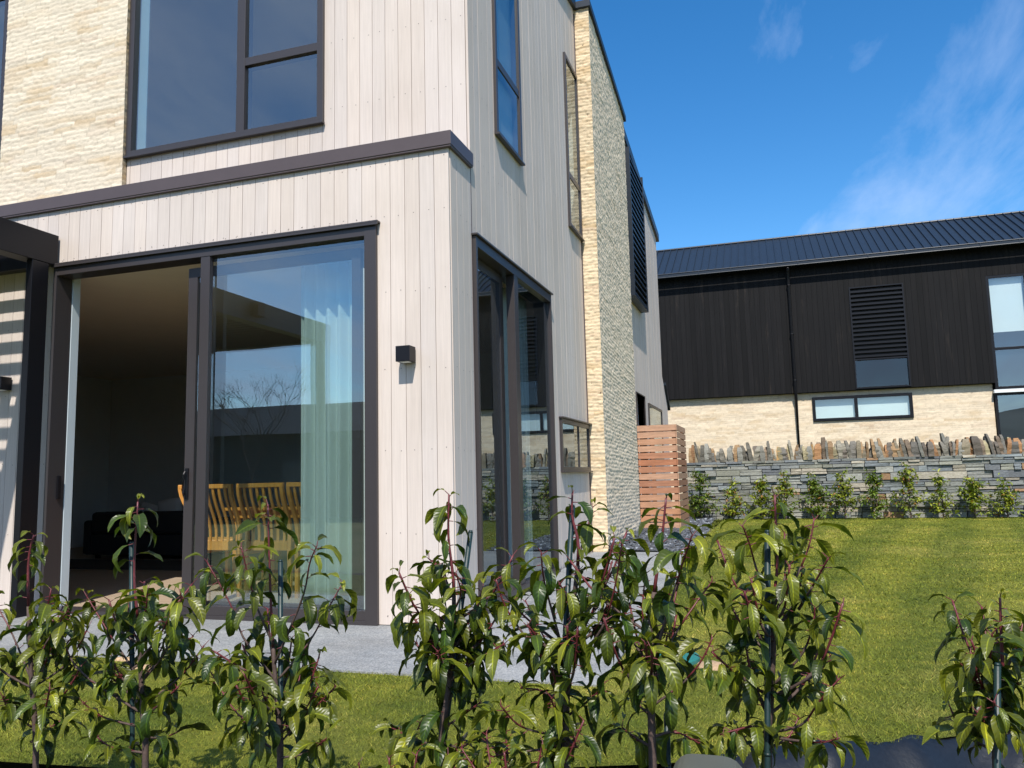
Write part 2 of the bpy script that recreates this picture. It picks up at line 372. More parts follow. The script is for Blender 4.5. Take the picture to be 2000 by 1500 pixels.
def vnoise(x, y, seed=0):
    xi = np.floor(x).astype(np.int64); yi = np.floor(y).astype(np.int64); xf = x-xi; yf = y-yi
    def h(a, b):
        n = (a*374761393 + b*668265263 + seed*974711) & 0x7fffffff
        n = ((n ^ (n >> 13))*1274126177) & 0x7fffffff
        return ((n ^ (n >> 16)) & 0xffff)/65535.0
    u = xf*xf*(3-2*xf); v = yf*yf*(3-2*yf)
    return (h(xi, yi)*(1-u)+h(xi+1, yi)*u)*(1-v) + (h(xi, yi+1)*(1-u)+h(xi+1, yi+1)*u)*v

def G(y):   # the site rises gently towards the back
    return 0.1*min(max(y/4.0, 0.0), 1.0)
def Gn(y): return 0.1*np.clip(y/4.0, 0, 1)

# --- facade helpers: plane 'A' faces -Y at y=p0, plane 'B' faces +X at x=p0; d = distance out of the plane
def fb(mb, pl, p0, a0, a1, d0, d1, z0, z1, tone=None):
    if pl == 'A': mb.box(a0, a1, p0-d1, p0-d0, z0, z1, tone)
    else: mb.box(p0+d0, p0+d1, a0, a1, z0, z1, tone)

def cells(a0, a1, z0, z1, ops):
    As = sorted(set([a0, a1]+[v for o in ops for v in o[:2] if a0 < v < a1]))
    out = []
    for i in range(len(As)-1):
        am = (As[i]+As[i+1])/2; iv = [(z0, z1)]
        for (o0, o1, q0, q1) in ops:
            if o0 < am < o1:
                nv = []
                for (s, e) in iv:
                    if q1 <= s or q0 >= e: nv.append((s, e)); continue
                    if s < q0: nv.append((s, q0))
                    if q1 < e: nv.append((q1, e))
                iv = nv
        for s, e in iv: out.append((As[i], As[i+1], s, e))
    return out

def boards(mb, pl, p0, a0, a1, z0, top, ops, pitch=0.122, gap=0.004, base=(0.65, 0.565, 0.505), var=0.045, nails=True, seed=1, thick=0.02, start=None):
    """vertical boards; top = number or function of a"""
    rnd = random.Random(seed)
    tf = top if callable(top) else (lambda a: top)
    a = a0 if start is None else start
    while a < a1-1e-6:
        b = a+pitch
        s, e = max(a, a0), min(b-gap, a1)
        t = 1+rnd.uniform(-var, var); w = rnd.uniform(-0.012, 0.012)
        tone = (base[0]*t*(1+w), base[1]*t, base[2]*t*(1-w*1.5))
        off = rnd.uniform(0, 0.0015)
        joint = rnd.random() < 0.16
        if e-s > 0.008:
            hi = max(tf(s), tf(e))
            for (c0, c1, q0, q1) in cells(s, e, z0, hi, ops):
                zt0, zt1 = (tf(c0), tf(c1)) if abs(q1-hi) < 1e-6 else (q1, q1)
                mb.m = 0
                segs = [(q0, zt0, zt1)]
                if pl == 'A': mb.hexa([(c0, p0-thick-off, q0), (c1, p0-thick-off, q0), (c1, p0, q0), (c0, p0, q0), (c0, p0-thick-off, zt0), (c1, p0-thick-off, zt1), (c1, p0, zt1), (c0, p0, zt0)], tone)
                else: mb.hexa([(p0, c0, q0), (p0+thick+off, c0, q0), (p0+thick+off, c1, q0), (p0, c1, q0), (p0, c0, zt0), (p0+thick+off, c0, zt0), (p0+thick+off, c1, zt1), (p0, c1, zt1)], tone)
                if nails and c1-c0 > 0.05:
                    zz = math.ceil((q0-0.05)/0.6)*0.6+0.06; zl = []
                    while zz < min(zt0, zt1)-0.03: zl.append(zz); zz += 0.6
                    zl += [q0+0.05, min(zt0, zt1)-0.06]
                    mb.m = 1; r = 0.0042; d = thick+off+0.0015
                    for zn in zl:
                        if zn < q0+0.02: continue
                        cxn = (c0+c1)/2+rnd.uniform(-0.012, 0.012)+0.015; zn2 = zn+rnd.uniform(-0.012, 0.012)
                        pts = []
                        for k in range(6):
                            an = k*math.pi/3; u, v = cxn+r*math.cos(an), zn2+r*math.sin(an)
                            pts.append((u, p0-d, v) if pl == 'A' else (p0+d, u, v))
                        mb.poly(pts, (0.2, 0.2, 0.2))
                    mb.m = 0
        a = b

def stone_panel(name, P0, U, W, Nrm, w, h, parent, course=0.045, res=0.014, topfn=None, seed=1, amp=0.011, length=0.28, base=(0.74, 0.64, 0.49), ops=None, mat='limestone', patch=0.5):
    """split-face coursed stone as a real relief; P0 corner, U along, W up, Nrm outwards"""
    U, W, Nrm, P0 = map(np.array, (U, W, Nrm, P0))
    nu = max(2, int(w/res)); nv = max(2, int(h/res))
    u = np.linspace(0, w, nu+1); v = np.linspace(0, h, nv+1)
    uu, vv = np.meshgrid(u, v, indexing='ij')
    wv = vv + 0.010*(vnoise(uu/0.09, vv/0.12, seed+5)-0.5)*2 + 0.006*(vnoise(uu/0.035, vv/0.05, seed+6)-0.5)*2
    ci = np.floor(wv/course).astype(np.int64); cf = wv/course-ci
    joff = (vnoise(ci*7.31+0.5, ci*3.1+0.5, seed+7))*length*3
    L = length*(0.7+0.6*vnoise(ci*3.7+0.5, ci*1.3+0.5, seed+8))
    su = (uu+joff)/L + 0.25*(vnoise(uu/0.2, ci*2.0, seed+9)-0.5)
    si = np.floor(su).astype(np.int64); sf = su-si
    r1 = vnoise(si*5.17+0.5, ci*9.7+0.5, seed+11)
    joint = np.minimum(np.clip(np.minimum(cf, 1-cf)/0.2, 0, 1), np.clip(np.minimum(sf, 1-sf)*L/0.008, 0, 1))
    rough = (vnoise(uu/0.022, vv/0.016, seed+1)-0.5)*0.7 + (vnoise(uu/0.05, vv/0.03, seed+2)-0.5)
    d = amp*(0.9*(r1-0.5) + 0.9*rough) - amp*0.85*(1-joint)
    tf = topfn or (lambda q: q*0+h)
    zscale = tf(uu)/h
    V = P0 + uu[..., None]*U + (vv*zscale)[..., None]*W + d[..., None]*Nrm
    idx = np.arange((nu+1)*(nv+1)).reshape(nu+1, nv+1)
    F = np.stack([idx[:-1, :-1], idx[1:, :-1], idx[1:, 1:], idx[:-1, 1:]], -1).reshape(-1, 4)
    if np.dot(np.cross(U, W), Nrm) < 0: F = F[:, ::-1]
    if ops:
        cu = ((uu[:-1, :-1]+uu[1:, 1:])/2).ravel(); cv = ((vv[:-1, :-1]+vv[1:, 1:])/2).ravel(); keep = np.ones(len(cu), bool)
        for (a, b, c, e) in ops: keep &= ~((cu > a) & (cu < b) & (cv > c) & (cv < e))
        F = F[keep]
    r2 = vnoise(si*2.3+0.5, ci*4.9+0.5, seed+12); r3 = vnoise(uu/0.5, vv/0.16, seed+13)
    tan_ = np.clip((r2*0.55+r3*0.6-0.62)*3.2, 0, 1)*patch; pink = np.clip((vnoise(si*8.3+0.5, ci*6.1+0.5, seed+14)-0.78)*4, 0, 1)*patch
    c = np.array(base)*(0.92+0.16*r1[..., None])
    c = c*(1-0.22*(1-joint))[..., None]
    c = c*(1-tan_[..., None]) + np.array([0.50, 0.33, 0.15])*tan_[..., None]
    c = c*(1-pink[..., None]) + np.array([0.42, 0.25, 0.17])*pink[..., None]
    return np_mesh(name, mat, V.reshape(-1, 3), F, c.reshape(-1, 3), parent, smooth=False)

def window(parent, pl, p0, a0, a1, z0, z1, bars_v=(), bars_h=(), fw=0.055, proud=0.025, depth=0.09, glass='glass', gd=-0.004, frame='frame', label=None, name='window', sill=True, headflash=False):
    mb = MB(); d0, d1 = -depth, proud
    fb(mb, pl, p0, a0, a0+fw, d0, d1, z0, z1); fb(mb, pl, p0, a1-fw, a1, d0, d1, z0, z1)
    fb(mb, pl, p0, a0+fw, a1-fw, d0, d1, z0, z0+fw); fb(mb, pl, p0, a0+fw, a1-fw, d0, d1, z1-fw, z1)
    for (a, w) in bars_v: fb(mb, pl, p0, a-w/2, a+w/2, d0, d1-0.004, z0+fw, z1-fw)
    for (s, e, z, w) in bars_h: fb(mb, pl, p0, s, e, d0, d1-0.008, z-w/2, z+w/2)
    if sill: fb(mb, pl, p0, a0-0.01, a1+0.01, d1-0.02, d1+0.022, z0-0.012, z0+0.006)
    if headflash: fb(mb, pl, p0, a0-0.02, a1+0.02, 0.002, d1+0.03, z1+0.001, z1+0.018)
    fo = mb.build(name, frame, parent, bevel=0.002)
    g = MB(); fb(g, pl, p0, a0+fw*0.6, a1-fw*0.6, gd-0.012, gd, z0+fw*0.6, z1-fw*0.6)
    go = g.build('pane', glass, fo)
    if label: fo['label'] = label
    return fo

# ================================================================== GROUND AND SETTING
def edge_y(x):   # front edge of the lawn
    xs = [-30, -0.84, -0.13, 0.45, 1.19, 1.73, 2.47, 2.77, 3.1, 4.5, 7, 30]
    ys = [-3.1, -2.83, -2.76, -2.62, -2.42, -2.22, -1.85, -1.66, -1.40, -0.6, 0.2, 2.0]
    return np.interp(x, xs, ys)

mb = MB(); S = 1500
mb.poly([(-S, -S, -0.55), (S, -S, -0.55), (S, S, -0.55), (-S, S, -0.55)])
tag(mb.build('ground', 'ground'), kind='structure')
# planting bed in front of the lawn
nx, ny = 90, 26
V = []; 
for i in range(nx+1):
    x = -8+16*i/nx
    for j in range(ny+1):
        t = j/ny; y = edge_y(x)-0.05-t*3.2
        z = -0.10-0.30*min(1, t*2.5) + 0.035*(vnoise(np.array(x*6.), np.array(y*6.), 3)-0.5)*2
        V.append((x, y, float(z)))
I = np.arange((nx+1)*(ny+1)).reshape(nx+1, ny+1)
F = np.stack([I[:-1, :-1], I[:-1, 1:], I[1:, 1:], I[1:, :-1]], -1).reshape(-1, 4)
tag(np_mesh('planting_bed', 'soil', V, F, (1, 1, 1)), kind='structure')

# lawn: two sheets in one object
Vs = []; Fs = []; n0 = 0
def sheet(xs, yf0, yf1, ny):
    global n0
    P = []
    for x in xs:
        a, b = yf0(x), yf1(x)
        for j in range(ny+1):
            y = a+(b-a)*j/ny
            z = G(y)-0.009+0.006*(float(vnoise(np.array(x*0.8), np.array(y*0.8), 9))-0.5)
            if j == 0: z -= 0.012
            P.append((x, y, z))
    m = len(xs); I = np.arange(m*(ny+1)).reshape(m, ny+1)+n0
    Fs.append(np.stack([I[:-1, :-1], I[1:, :-1], I[1:, 1:], I[:-1, 1:]], -1).reshape(-1, 4)); Vs.extend(P); n0 += len(P)
sheet(np.linspace(-14, 1.2, 60), lambda x: float(edge_y(x)), lambda x: -0.9, 24)
sheet(np.concatenate([np.linspace(1.2, 4, 20), np.linspace(4.5, 28, 24)]), lambda x: float(edge_y(x)), lambda x: 11.6, 60)
# lawn side lip
tag(np_mesh('lawn', 'lawn', Vs, np.concatenate(Fs), (1, 1, 1)), kind='structure')

# path round the house
mb = MB()
def slab(x0, x1, ys):
    for a, b in zip(ys[:-1], ys[1:]):
        za, zb = G(a)+0.0, G(b)+0.0
        mb.hexa([(x0, a, za-0.12), (x1, a, za-0.12), (x1, b, zb-0.12), (x0, b, zb-0.12), (x0, a, za), (x1, a, za), (x1, b, zb), (x0, b, zb)])
slab(-12, 1.28, [-1.27, -0.06]); slab(-12, 0.028, [-0.06, 0.035])
slab(0.03, 1.28, [-0.06, 0, 0.8, 1.6, 2.4, 3.2, 4.0, 4.46])
tag(mb.build('path', 'paving'), kind='structure')
# concrete nib under the wall
# gravel strip
mb = MB()
gx = [(4.46, 0.2, 1.22), (5.5, 0.2, 1.22), (6.6, 0.2, 1.20), (8.2, 0.0, 1.14), (9.8, 0.0, 1.08), (11.6, 0.0, 1.0)]
for (y0, a0, b0), (y1, a1, b1) in zip(gx[:-1], gx[1:]):
    za, zb = G(y0)+0.004, G(y1)+0.004
    mb.poly([(a0, y0, za+0.03), (b0, y0, za), (b1, y1, zb), (a1, y1, zb+0.03)], (0.05, 0.055, 0.065))
tag(mb.build('gravel_strip', 'slate'), kind='structure')
rg = np.random.RandomState(4); Vv = []; Ff = []; T = []
for k in range(5200):
    y = rg.uniform(4.48, 11.5); x0 = 0.2 if y < 7.15 else 0.0; x1 = np.interp(y, [4.46, 6.6, 11.6], [1.22, 1.2, 1.0]); x = rg.uniform(x0, x1)
    if y < 7.15 and rg.rand() < 0.35: x = 0.2+abs(rg.normal(0, 0.12))
    hump = 0.09*max(0, 1-(x-0.2)/0.3) if y < 7.2 else 0
    s = rg.uniform(0.012, 0.032); z = G(y)+0.004+rg.uniform(0, 0.02)+hump*rg.rand()
    a = rg.uniform(0, 6.28); ca, sa = math.cos(a), math.sin(a); n = len(Vv); tl = rg.uniform(-0.5, 0.5, 2)
    for (p, q) in ((-1, -0.7), (1, -0.6), (0.8, 0.7), (-0.9, 0.6)):
        Vv.append((x+(p*ca-q*sa)*s, y+(p*sa+q*ca)*s, z+(p*tl[0]+q*tl[1])*s*0.7))
    for (p, q) in ((-0.7, -0.5), (0.7, -0.4), (0.5, 0.5), (-0.6, 0.4)):
        Vv.append((x+(p*ca-q*sa)*s, y+(p*sa+q*ca)*s, z+(p*tl[0]+q*tl[1])*s*0.7+s*0.5))
    Ff += [(n+4, n+5, n+6, n+7), (n, n+1, n+5, n+4), (n+1, n+2, n+6, n+5), (n+2, n+3, n+7, n+6), (n+3, n, n+4, n+7)]
    g_ = rg.uniform(0.04, 0.13) if rg.rand() > 0.06 else 0.35; T += [(g_*0.92, g_, g_*1.12)]*8
tag(np_mesh('slate_gravel', 'slate', Vv, Ff, np.array(T), smooth=False), 'dark blue grey slate chips strewn between the house, the path and the lawn', 'gravel', kind='stuff')

# grass blades, denser near the viewer
rg = np.random.RandomState(11)
NB = 520000
rr = 2.2*np.exp(rg.rand(NB)**0.85*math.log(18.0/2.2)); th = rg.uniform(R(-20), R(60), NB)
x = CAM[0]-np.sin(th)*rr; y = CAM[1]+np.cos(th)*rr
ok = (y > edge_y(x)-0.02) & (((x < 1.29) & (y < -1.255)) | ((x > 1.285) & (y < 11.45) & (x > np.interp(y, [4, 4.5, 6.6, 11.6], [1.28, 1.22, 1.2, 1.0]))))
ok |= (y > 4.6) & (y < 11.45) & (x > np.interp(y, [4.46, 6.6, 11.6], [1.22, 1.2, 1.0])) & (x < 1.3)
x, y, rr = x[ok], y[ok], rr[ok]; n = len(x)
hgt = rg.uniform(0.008, 0.019, n); wid = 0.0013*np.maximum(1, rr/3.2)
an = rg.uniform(0, 6.28, n); lean = rg.normal(0, 0.95, (n, 2))*hgt[:, None]
z0 = Gn(y)-0.011
P = np.zeros((n, 3, 3)); dx, dy = np.cos(an)*wid, np.sin(an)*wid
P[:, 0] = np.stack([x-dx, y-dy, z0], 1); P[:, 1] = np.stack([x+dx, y+dy, z0], 1); P[:, 2] = np.stack([x+lean[:, 0], y+lean[:, 1], z0+hgt], 1)
tn = rg.uniform(0.7, 1.35, n)[:, None]*np.ones(3); dry = rg.rand(n) < 0.10; tn[dry] *= np.array([1.9, 1.5, 2.2])
tag(np_mesh('grass', 'blade', P.reshape(-1, 3), np.arange(3*n).reshape(-1, 3), np.repeat(tn, 3, 0), smooth=False), 'short mown green grass covering the lawn', 'grass', kind='stuff')

# ================================================================== HOUSE
house = thing('house', 'two storey house of pale whitewashed vertical boards and cream split stone with dark bronze windows', 'house', (0, 0, 0))
BACK = lambda a: 6.93-0.16*(a-8.38)
doorA = (-3.79, -0.60, -0.2, 3.0); doorB = (0.46, 2.75, -0.2, 2.97)
wB1 = (1.08, 1.85, 4.09, 6.0); wB2 = (3.80, 4.475, 4.06, 6.30); wB3 = (3.06, 4.475, 1.09, 1.67)
wA = (-3.475, -1.343, 4.135, 6.1)
mainTop = lambda a: 6.62+0.16*(a-0.45)

mb = MB()
boards(mb, 'A', 0.02, -9.0, -0.001, 0.006, 3.535, [doorA], seed=3, start=-0.001-0.122*74)
boards(mb, 'A', 0.47, -3.478, -0.021, 3.66, 6.6, [wA], seed=5, start=-0.021-0.122*29)
boards(mb, 'B', -0.02, 0.024, 0.45, 0.02, 3.535, [], seed=6)
boards(mb, 'B', -0.02, 0.4525, 4.50, 0.03, mainTop, [doorB, wB1, wB2, wB3], seed=8, start=0.4525)
boards(mb, 'B', -0.02, 7.0, 12.25, 0.08, BACK, [(8.45, 9.40, 0, 2.45), (9.85, 11.78, 1.3, 2.385)], seed=9)
boards(mb, 'B', -0.02, 12.254, 12.95, 0.08, lambda a: 3.15-0.8*(a-12.25), [], seed=10)
mb.build('weatherboards', ['board', 'nail'], house)

# wall cores: dark building paper outside, plaster inside
mb = MB(); pm = MB()
def core(pl, p0, a0, a1, z0, z1, ops, th=0.16):
    for c in cells(a0, a1, z0, z1, ops):
        fb(mb, pl, p0, c[0], c[1], -0.024, -0.0205, c[2], c[3])
        fb(pm, pl, p0, c[0], c[1], -th, -0.0245, c[2], c[3])
core('A', 0.0, -9.5, -0.03, 0, 3.52, [doorA])
core('A', 0.45, -9.5, -0.03, 3.56, 6.56, [wA, (-6.6, -5.06, 3.9, 6.2)])
core('B', 0.0, 0.17, 0.44, 0, 3.52, [])
core('B', 0.0, 0.44, 4.49, 0, 3.40, [doorB, wB3]); core('B', 0.0, 0.6, 4.49, 3.40, 6.6, [wB1, wB2])
core('B', 0.0, 7.3, 12.2, 0, 6.25, [(8.45, 9.40, 0, 2.45), (9.85, 11.78, 1.3, 2.385)])
core('B', 0.0, 12.2, 12.9, 0, 2.55, [])
mb.build('building_paper', 'membrane', house)
pm.box(-9.5, -9.3, 0.17, 6.2, 0, 6.5); pm.box(-9.3, -0.3, 6.2, 6.35, 0, 6.5); pm.box(-9.3, -0.17, 12.2, 12.3, 0, 6.2)
pm.build('inner_wall', 'dim_wall', house)
mb = MB(); mb.box(-9.3, -0.17, 0.17, 6.2, 2.985, 3.05); mb.box(-9.3, -0.17, 0.62, 6.2, 6.2, 6.3); mb.build('ceiling', 'ceiling', house)
mb = MB(); mb.box(-9.3, -0.17, 0.10, 6.2, -0.25, 0.015); mb.build('floor', 'floor', house)
mb = MB(); mb.box(-9.3, -0.17, 0.62, 6.2, 3.3, 3.4); mb.build('upper_floor', 'floor', house)
mb = MB()
mb.box(-3.80, -3.744, 0.145, 0.225, 0.02, 2.984)
mb.build('door_reveal', 'reveal', house)

# flashing between the storeys, wrapping the corner
mb = MB(); mb.box(-9.1, 0.03, -0.035, 0.448, 3.538, 3.648)
mb.box(-9.1, 0.026, -0.03, 0.44, 3.524, 3.538)
mb.build('flashing', 'flash', house, bevel=0.003)
mb = MB(); mb.box(0.001, 0.004, 0.448, 0.456, 0.03, 3.53); mb.build('corner_trim', 'flash', house)
mb = MB(); mb.box(-0.002, 0.014, 4.478, 4.488, 0.1, 7.2); mb.build('fin_trim', 'flash', house)

# stone panels
stone_panel('stone_cladding', (-5.03, 0.395, 3.655), (1, 0, 0), (0, 0, 1), (0, -1, 0), 1.55, 2.95, house, seed=21, course=0.047, res=0.0125, amp=0.0048)
stone_panel('stone_cladding', (-9.2, 0.395, 3.655), (1, 0, 0), (0, 0, 1), (0, -1, 0), 2.6, 2.95, house, seed=22, res=0.03)
stone_panel('stone_cladding', (-3.48, 0.395, 3.655), (0, 1, 0), (0, 0, 1), (1, 0, 0), 0.05, 2.95, house, seed=23, amp=0.004, base=(0.45, 0.38, 0.27))
FT = lambda u: 7.26-0.167*u
stone_panel('stone_fin', (0.20, 4.50, 0.0), (0, 1, 0), (0, 0, 1), (1, 0, 0), 2.63, 7.26, house, topfn=FT, seed=31, res=0.0135, amp=0.0075, base=(0.86, 0.71, 0.53), patch=0.15, course=0.05)
stone_panel('stone_fin', (0.0, 4.50, 0.0), (1, 0, 0), (0, 0, 1), (0, -1, 0), 0.205, 7.26, house, seed=33, res=0.0125, amp=0.010, length=0.2, base=(0.74, 0.60, 0.41))
mb = MB()
mb.hexa([(-0.15, 4.512, 0), (0.185, 4.512, 0), (0.185, 7.12, 0), (-0.15, 7.12, 0), (-0.15, 4.512, 7.25), (0.185, 4.512, 7.25), (0.185, 7.12, 6.81), (-0.15, 7.12, 6.81)])
mb.build('fin_core', 'membrane', house)
# dark cappings and roofs
mb = MB()
def cap_slope(x0, x1, y0, y1, za, zb, t):
    mb.hexa([(x0, y0, za), (x1, y0, za), (x1, y1, zb), (x0, y1, zb), (x0, y0, za+t), (x1, y0, za+t), (x1, y1, zb+t), (x0, y1, zb+t)])
cap_slope(-0.16, 0.235, 4.46, 7.16, 7.265, 6.815, 0.09)
cap_slope(-9.6, 0.045, 0.40, 4.455, mainTop(0.40), mainTop(4.455), 0.13)
cap_slope(-9.6, -0.165, 4.46, 7.6, 7.26, 6.80, 0.10)
cap_slope(-9.6, 0.05, 7.25, 12.45, BACK(7.25)+0.003, BACK(12.45)+0.003, 0.17)
cap_slope(-3.0, 0.05, 12.46, 13.1, 3.15-0.8*0.2, 3.15-0.8*0.85, 0.06)
mb.build('roof', 'roof', house)

# louvre screen on the side wall
mb = MB()
mb.box(0.005, 0.15, 7.9, 7.94, 4.06, 6.70); mb.box(0.005, 0.15, 9.42, 9.46, 4.06, 6.70); mb.box(0.005, 0.15, 7.94, 9.42, 4.06, 4.10); mb.box(0.004, 0.01, 7.94, 9.42, 4.1, 6.7)
z = 4.14
while z < 6.66:
    mb.hexa([(0.02, 7.94, z), (0.14, 7.94, z-0.02+0.0), (0.14, 9.42, z-0.02), (0.02, 9.42, z), (0.02, 7.94, z+0.03), (0.14, 7.94, z+0.012), (0.14, 9.42, z+0.012), (0.02, 9.42, z+0.03)]); z += 0.115
mb.build('louvre', 'roof', house)

# windows on the front
window(house, 'A', 0.45, *wA[:2], wA[2], wA[3], [(-2.197, 0.085)], [(-2.155, -1.40, 4.845, 0.075)], fw=0.06, proud=0.03, glass='glass', label='large upper front window with one tall pane and two small opening panes')
mb = MB(); mb.box(-3.472, -3.315, 0.50, 0.51, 4.16, 6.05); o = mb.build('side_blind', 'blue_blind', house)
window(house, 'A', 0.45, -6.6, -5.055, 3.9, 6.2, [], [(-6.55, -5.11, 4.74, 0.06)], fw=0.06, label='upper front window at the left end of the house')
# windows on the side
mb = MB(); mb.box(-0.07, -0.06, 1.085, 1.845, 4.10, 5.99); mb.build('side_blind', 'blue_blind', house)  # blind added to cover the sunlit reveal inside this window
window(house, 'B', 0.0, *wB1[:2], wB1[2], wB1[3], [], [(1.13, 1.80, 4.80, 0.07)], fw=0.05, proud=0.028, depth=0.05, gd=0.012, label='tall narrow upper side window nearest the corner')
window(house, 'B', 0.0, *wB2[:2], wB2[2], wB2[3], [], [(3.85, 4.43, 4.74, 0.07)], fw=0.05, proud=0.028, depth=0.05, gd=0.012, label='tall narrow upper side window beside the stone fin')
window(house, 'B', 0.0, *wB3[:2], wB3[2], wB3[3], [(3.9, 0.02)], [], fw=0.05, proud=0.028, depth=0.05, gd=0.012, label='low awning window beside the stone fin', headflash=True)
window(house, 'B', 0.0, 9.85, 11.78, 1.3, 2.385, [], [], fw=0.05, proud=0.028, gd=0.012, label='small square window at the back of the side wall', frame='frame')
mb = MB(); mb.box(-0.14, -0.13, 8.47, 9.38, 0.1, 2.43); mb.build('door', 'frame', house, )['label'] = 'plain recessed side door near the back'
mb = MB(); mb.box(-0.12, 0.02, 8.42, 8.45, 0.1, 2.47); mb.box(-0.12, 0.02, 9.40, 9.43, 0.1, 2.47); mb.box(-0.12, 0.02, 8.45, 9.40, 2.45, 2.47); mb.build('door_frame', 'frame', house)

# sliding door A (front)
mb = MB(); p0 = 0.0
fb(mb, 'A', 0, -3.785, -3.75, -0.14, 0.03, 0.0, 3.0); fb(mb, 'A', 0, -0.70, -0.60, -0.14, 0.03, 0.0, 3.0)
fb(mb, 'A', 0, -3.75, -0.70, -0.14, 0.028, 2.915, 3.0); fb(mb, 'A', 0, -3.75, -0.70, -0.16, 0.03, -0.03, 0.03)
fb(mb, 'A', 0, -2.215, -2.125, -0.022, 0.024, 0.03, 2.915)            # mullion of the fixed light
fb(mb, 'A', 0, -2.115, -0.70, -0.05, 0.022, 0.03, 0.10)
fb(mb, 'A', 0, -3.79, -0.575, 0.0, 0.055, 3.004, 3.020); fb(mb, 'A', 0, -3.79, -0.575, 0.045, 0.055, 2.985, 3.004)
sd = mb.build('sliding_door', 'frame', house, bevel=0.002)
sd['label'] = 'wide front sliding door standing open at its left half'
g = MB(); fb(g, 'A', 0, -2.12, -0.695, -0.035, -0.022, 0.09, 2.92); g.build('pane', 'glass', sd)
mb = MB(); # the slid-back leaf behind the fixed light
fb(mb, 'A', 0, -2.415, -2.325, -0.115, -0.075, 0.03, 2.86); fb(mb, 'A', 0, -0.865, -0.79, -0.115, -0.075, 0.03, 2.86)
fb(mb, 'A', 0, -2.325, -0.865, -0.115, -0.075, 2.78, 2.86); fb(mb, 'A', 0, -2.325, -0.865, -0.115, -0.075, 0.03, 0.12)
mb.build('sliding_leaf', 'frame', sd)
g = MB(); fb(g, 'A', 0, -2.33, -0.86, -0.101, -0.089, 0.11, 2.79); g.build('leaf_pane', 'glass', sd)
mb = MB()
mb.tube([(-2.385, 0.05, 0.96), (-2.385, 0.035, 0.98), (-2.385, 0.035, 1.13), (-2.385, 0.05, 1.15)], 0.011, 8)
mb.box(-2.402, -2.368, 0.066, 0.0745, 0.93, 1.18)
mb.build('handle', 'black', sd)
mb = MB(); mb.box(-3.749, -3.730, 0.06, 0.09, 0.95, 1.15); mb.build('lock_keeper', 'black', sd)

# sliding door B (side)
mb = MB()
fb(mb, 'B', 0, 0.46, 0.495, -0.16, 0.035, 0.0, 2.97); fb(mb, 'B', 0, 2.715, 2.75, -0.16, 0.035, 0.06, 2.97)
fb(mb, 'B', 0, 0.495, 2.715, -0.16, 0.033, 2.89, 2.97); fb(mb, 'B', 0, 0.495, 2.715, -0.16, 0.06, -0.02, 0.10)
fb(mb, 'B', 0, 1.46, 1.575, -0.05, 0.03, 0.10, 2.89)
fb(mb, 'B', 0, 0.44, 2.77, 0.0, 0.055, 2.974, 2.99)
sdb = mb.build('sliding_door', 'frame', house, bevel=0.002); sdb['label'] = 'closed sliding door on the side wall reflecting the garden'
mb = MB(); fb(mb, 'B', 0, 1.36, 1.45, -0.12, -0.08, 0.1, 2.885); fb(mb, 'B', 0, 0.497, 0.55, -0.12, -0.08, 0.1, 2.885); fb(mb, 'B', 0, 0.55, 1.36, -0.12, -0.08, 0.1, 0.18); fb(mb, 'B', 0, 0.55, 1.36, -0.12, -0.08, 2.80, 2.885)
mb.build('sliding_leaf', 'frame', sdb)
g = MB(); fb(g, 'B', 0, 0.54, 1.37, -0.095, -0.085, 0.17, 2.81); g.build('leaf_pane', 'glass_dim', sdb)
g = MB(); fb(g, 'B', 0, 1.57, 2.72, -0.016, -0.004, 0.09, 2.90); g.build('pane', 'glass_dim', sdb)

# wall lamps
def wall_lamp(x, z, lab):
    mb = MB(); mb.box(x-0.0565, x+0.0565, -0.118, -0.014, z, z+0.115)
    o = mb.build('wall_lamp', 'black', house, bevel=0.002); o['label'] = lab
    g = MB(); g.box(x-0.035, x+0.035, -0.10, -0.035, z-0.002, z+0.001); g.build('lens', 'blind', o)
wall_lamp(-0.341, 1.905, 'square black wall lamp on the boards right of the front sliding door')
wall_lamp(-4.29, 1.92, 'square black wall lamp under the pergola')

# ================================================================== INTERIOR THINGS
def sheet_curtain(name, label, pts, z0, z1, folds, amp, group=None):
    n = 160; V = []; F = []
    P = np.array(pts, float); seg = np.linalg.norm(P[1]-P[0]); d = (P[1]-P[0])/seg; nn = np.array([-d[1], d[0]])
    nz = 14
    for i in range(n+1):
        t = i/n
        for j in range(nz+1):
            k = j/nz; a = amp*(0.75+0.35*k)
            q = P[0]+d*(t*seg)+nn*a*(math.sin(t*folds*2*math.pi+0.5*math.sin(k*2.0+t*5))+0.3*math.sin(t*folds*4.3+1.3))
            V.append((q[0], q[1], z1+(z0-z1)*k))
    I = np.arange((n+1)*(nz+1)).reshape(n+1, nz+1)
    F = np.stack([I[:-1, :-1], I[1:, :-1], I[1:, 1:], I[:-1, 1:]], -1).reshape(-1, 4)
    o = np_mesh(name, 'curtain', V, F, (1, 1, 1)); tag(o, label, 'curtain', group)
    so = o.modifiers.new('thickness', 'SOLIDIFY'); so.thickness = 0.003
    return o
sheet_curtain('curtain', 'pleated white curtain hanging behind the front sliding door glass', [(-1.50, 0.34), (-0.99, 0.34)], 0.03, 2.93, 5, 0.035)
sheet_curtain('curtain', 'pale curtain just inside the side sliding door', [(-0.26, 2.0), (-0.26, 2.75)], 0.03, 2.93, 6, 0.03)
mb = MB(); mb.box(-0.815, -0.765, 0.128, 0.16, 0.05, 2.86); tag(mb.build('sunlit_edge_strip', 'blind', bevel=0.004), 'slim white vertical strip added for a sunlit edge inside the glass beside the curtain', 'edge strip')  # white strip added in place of the sunlit reveal edge

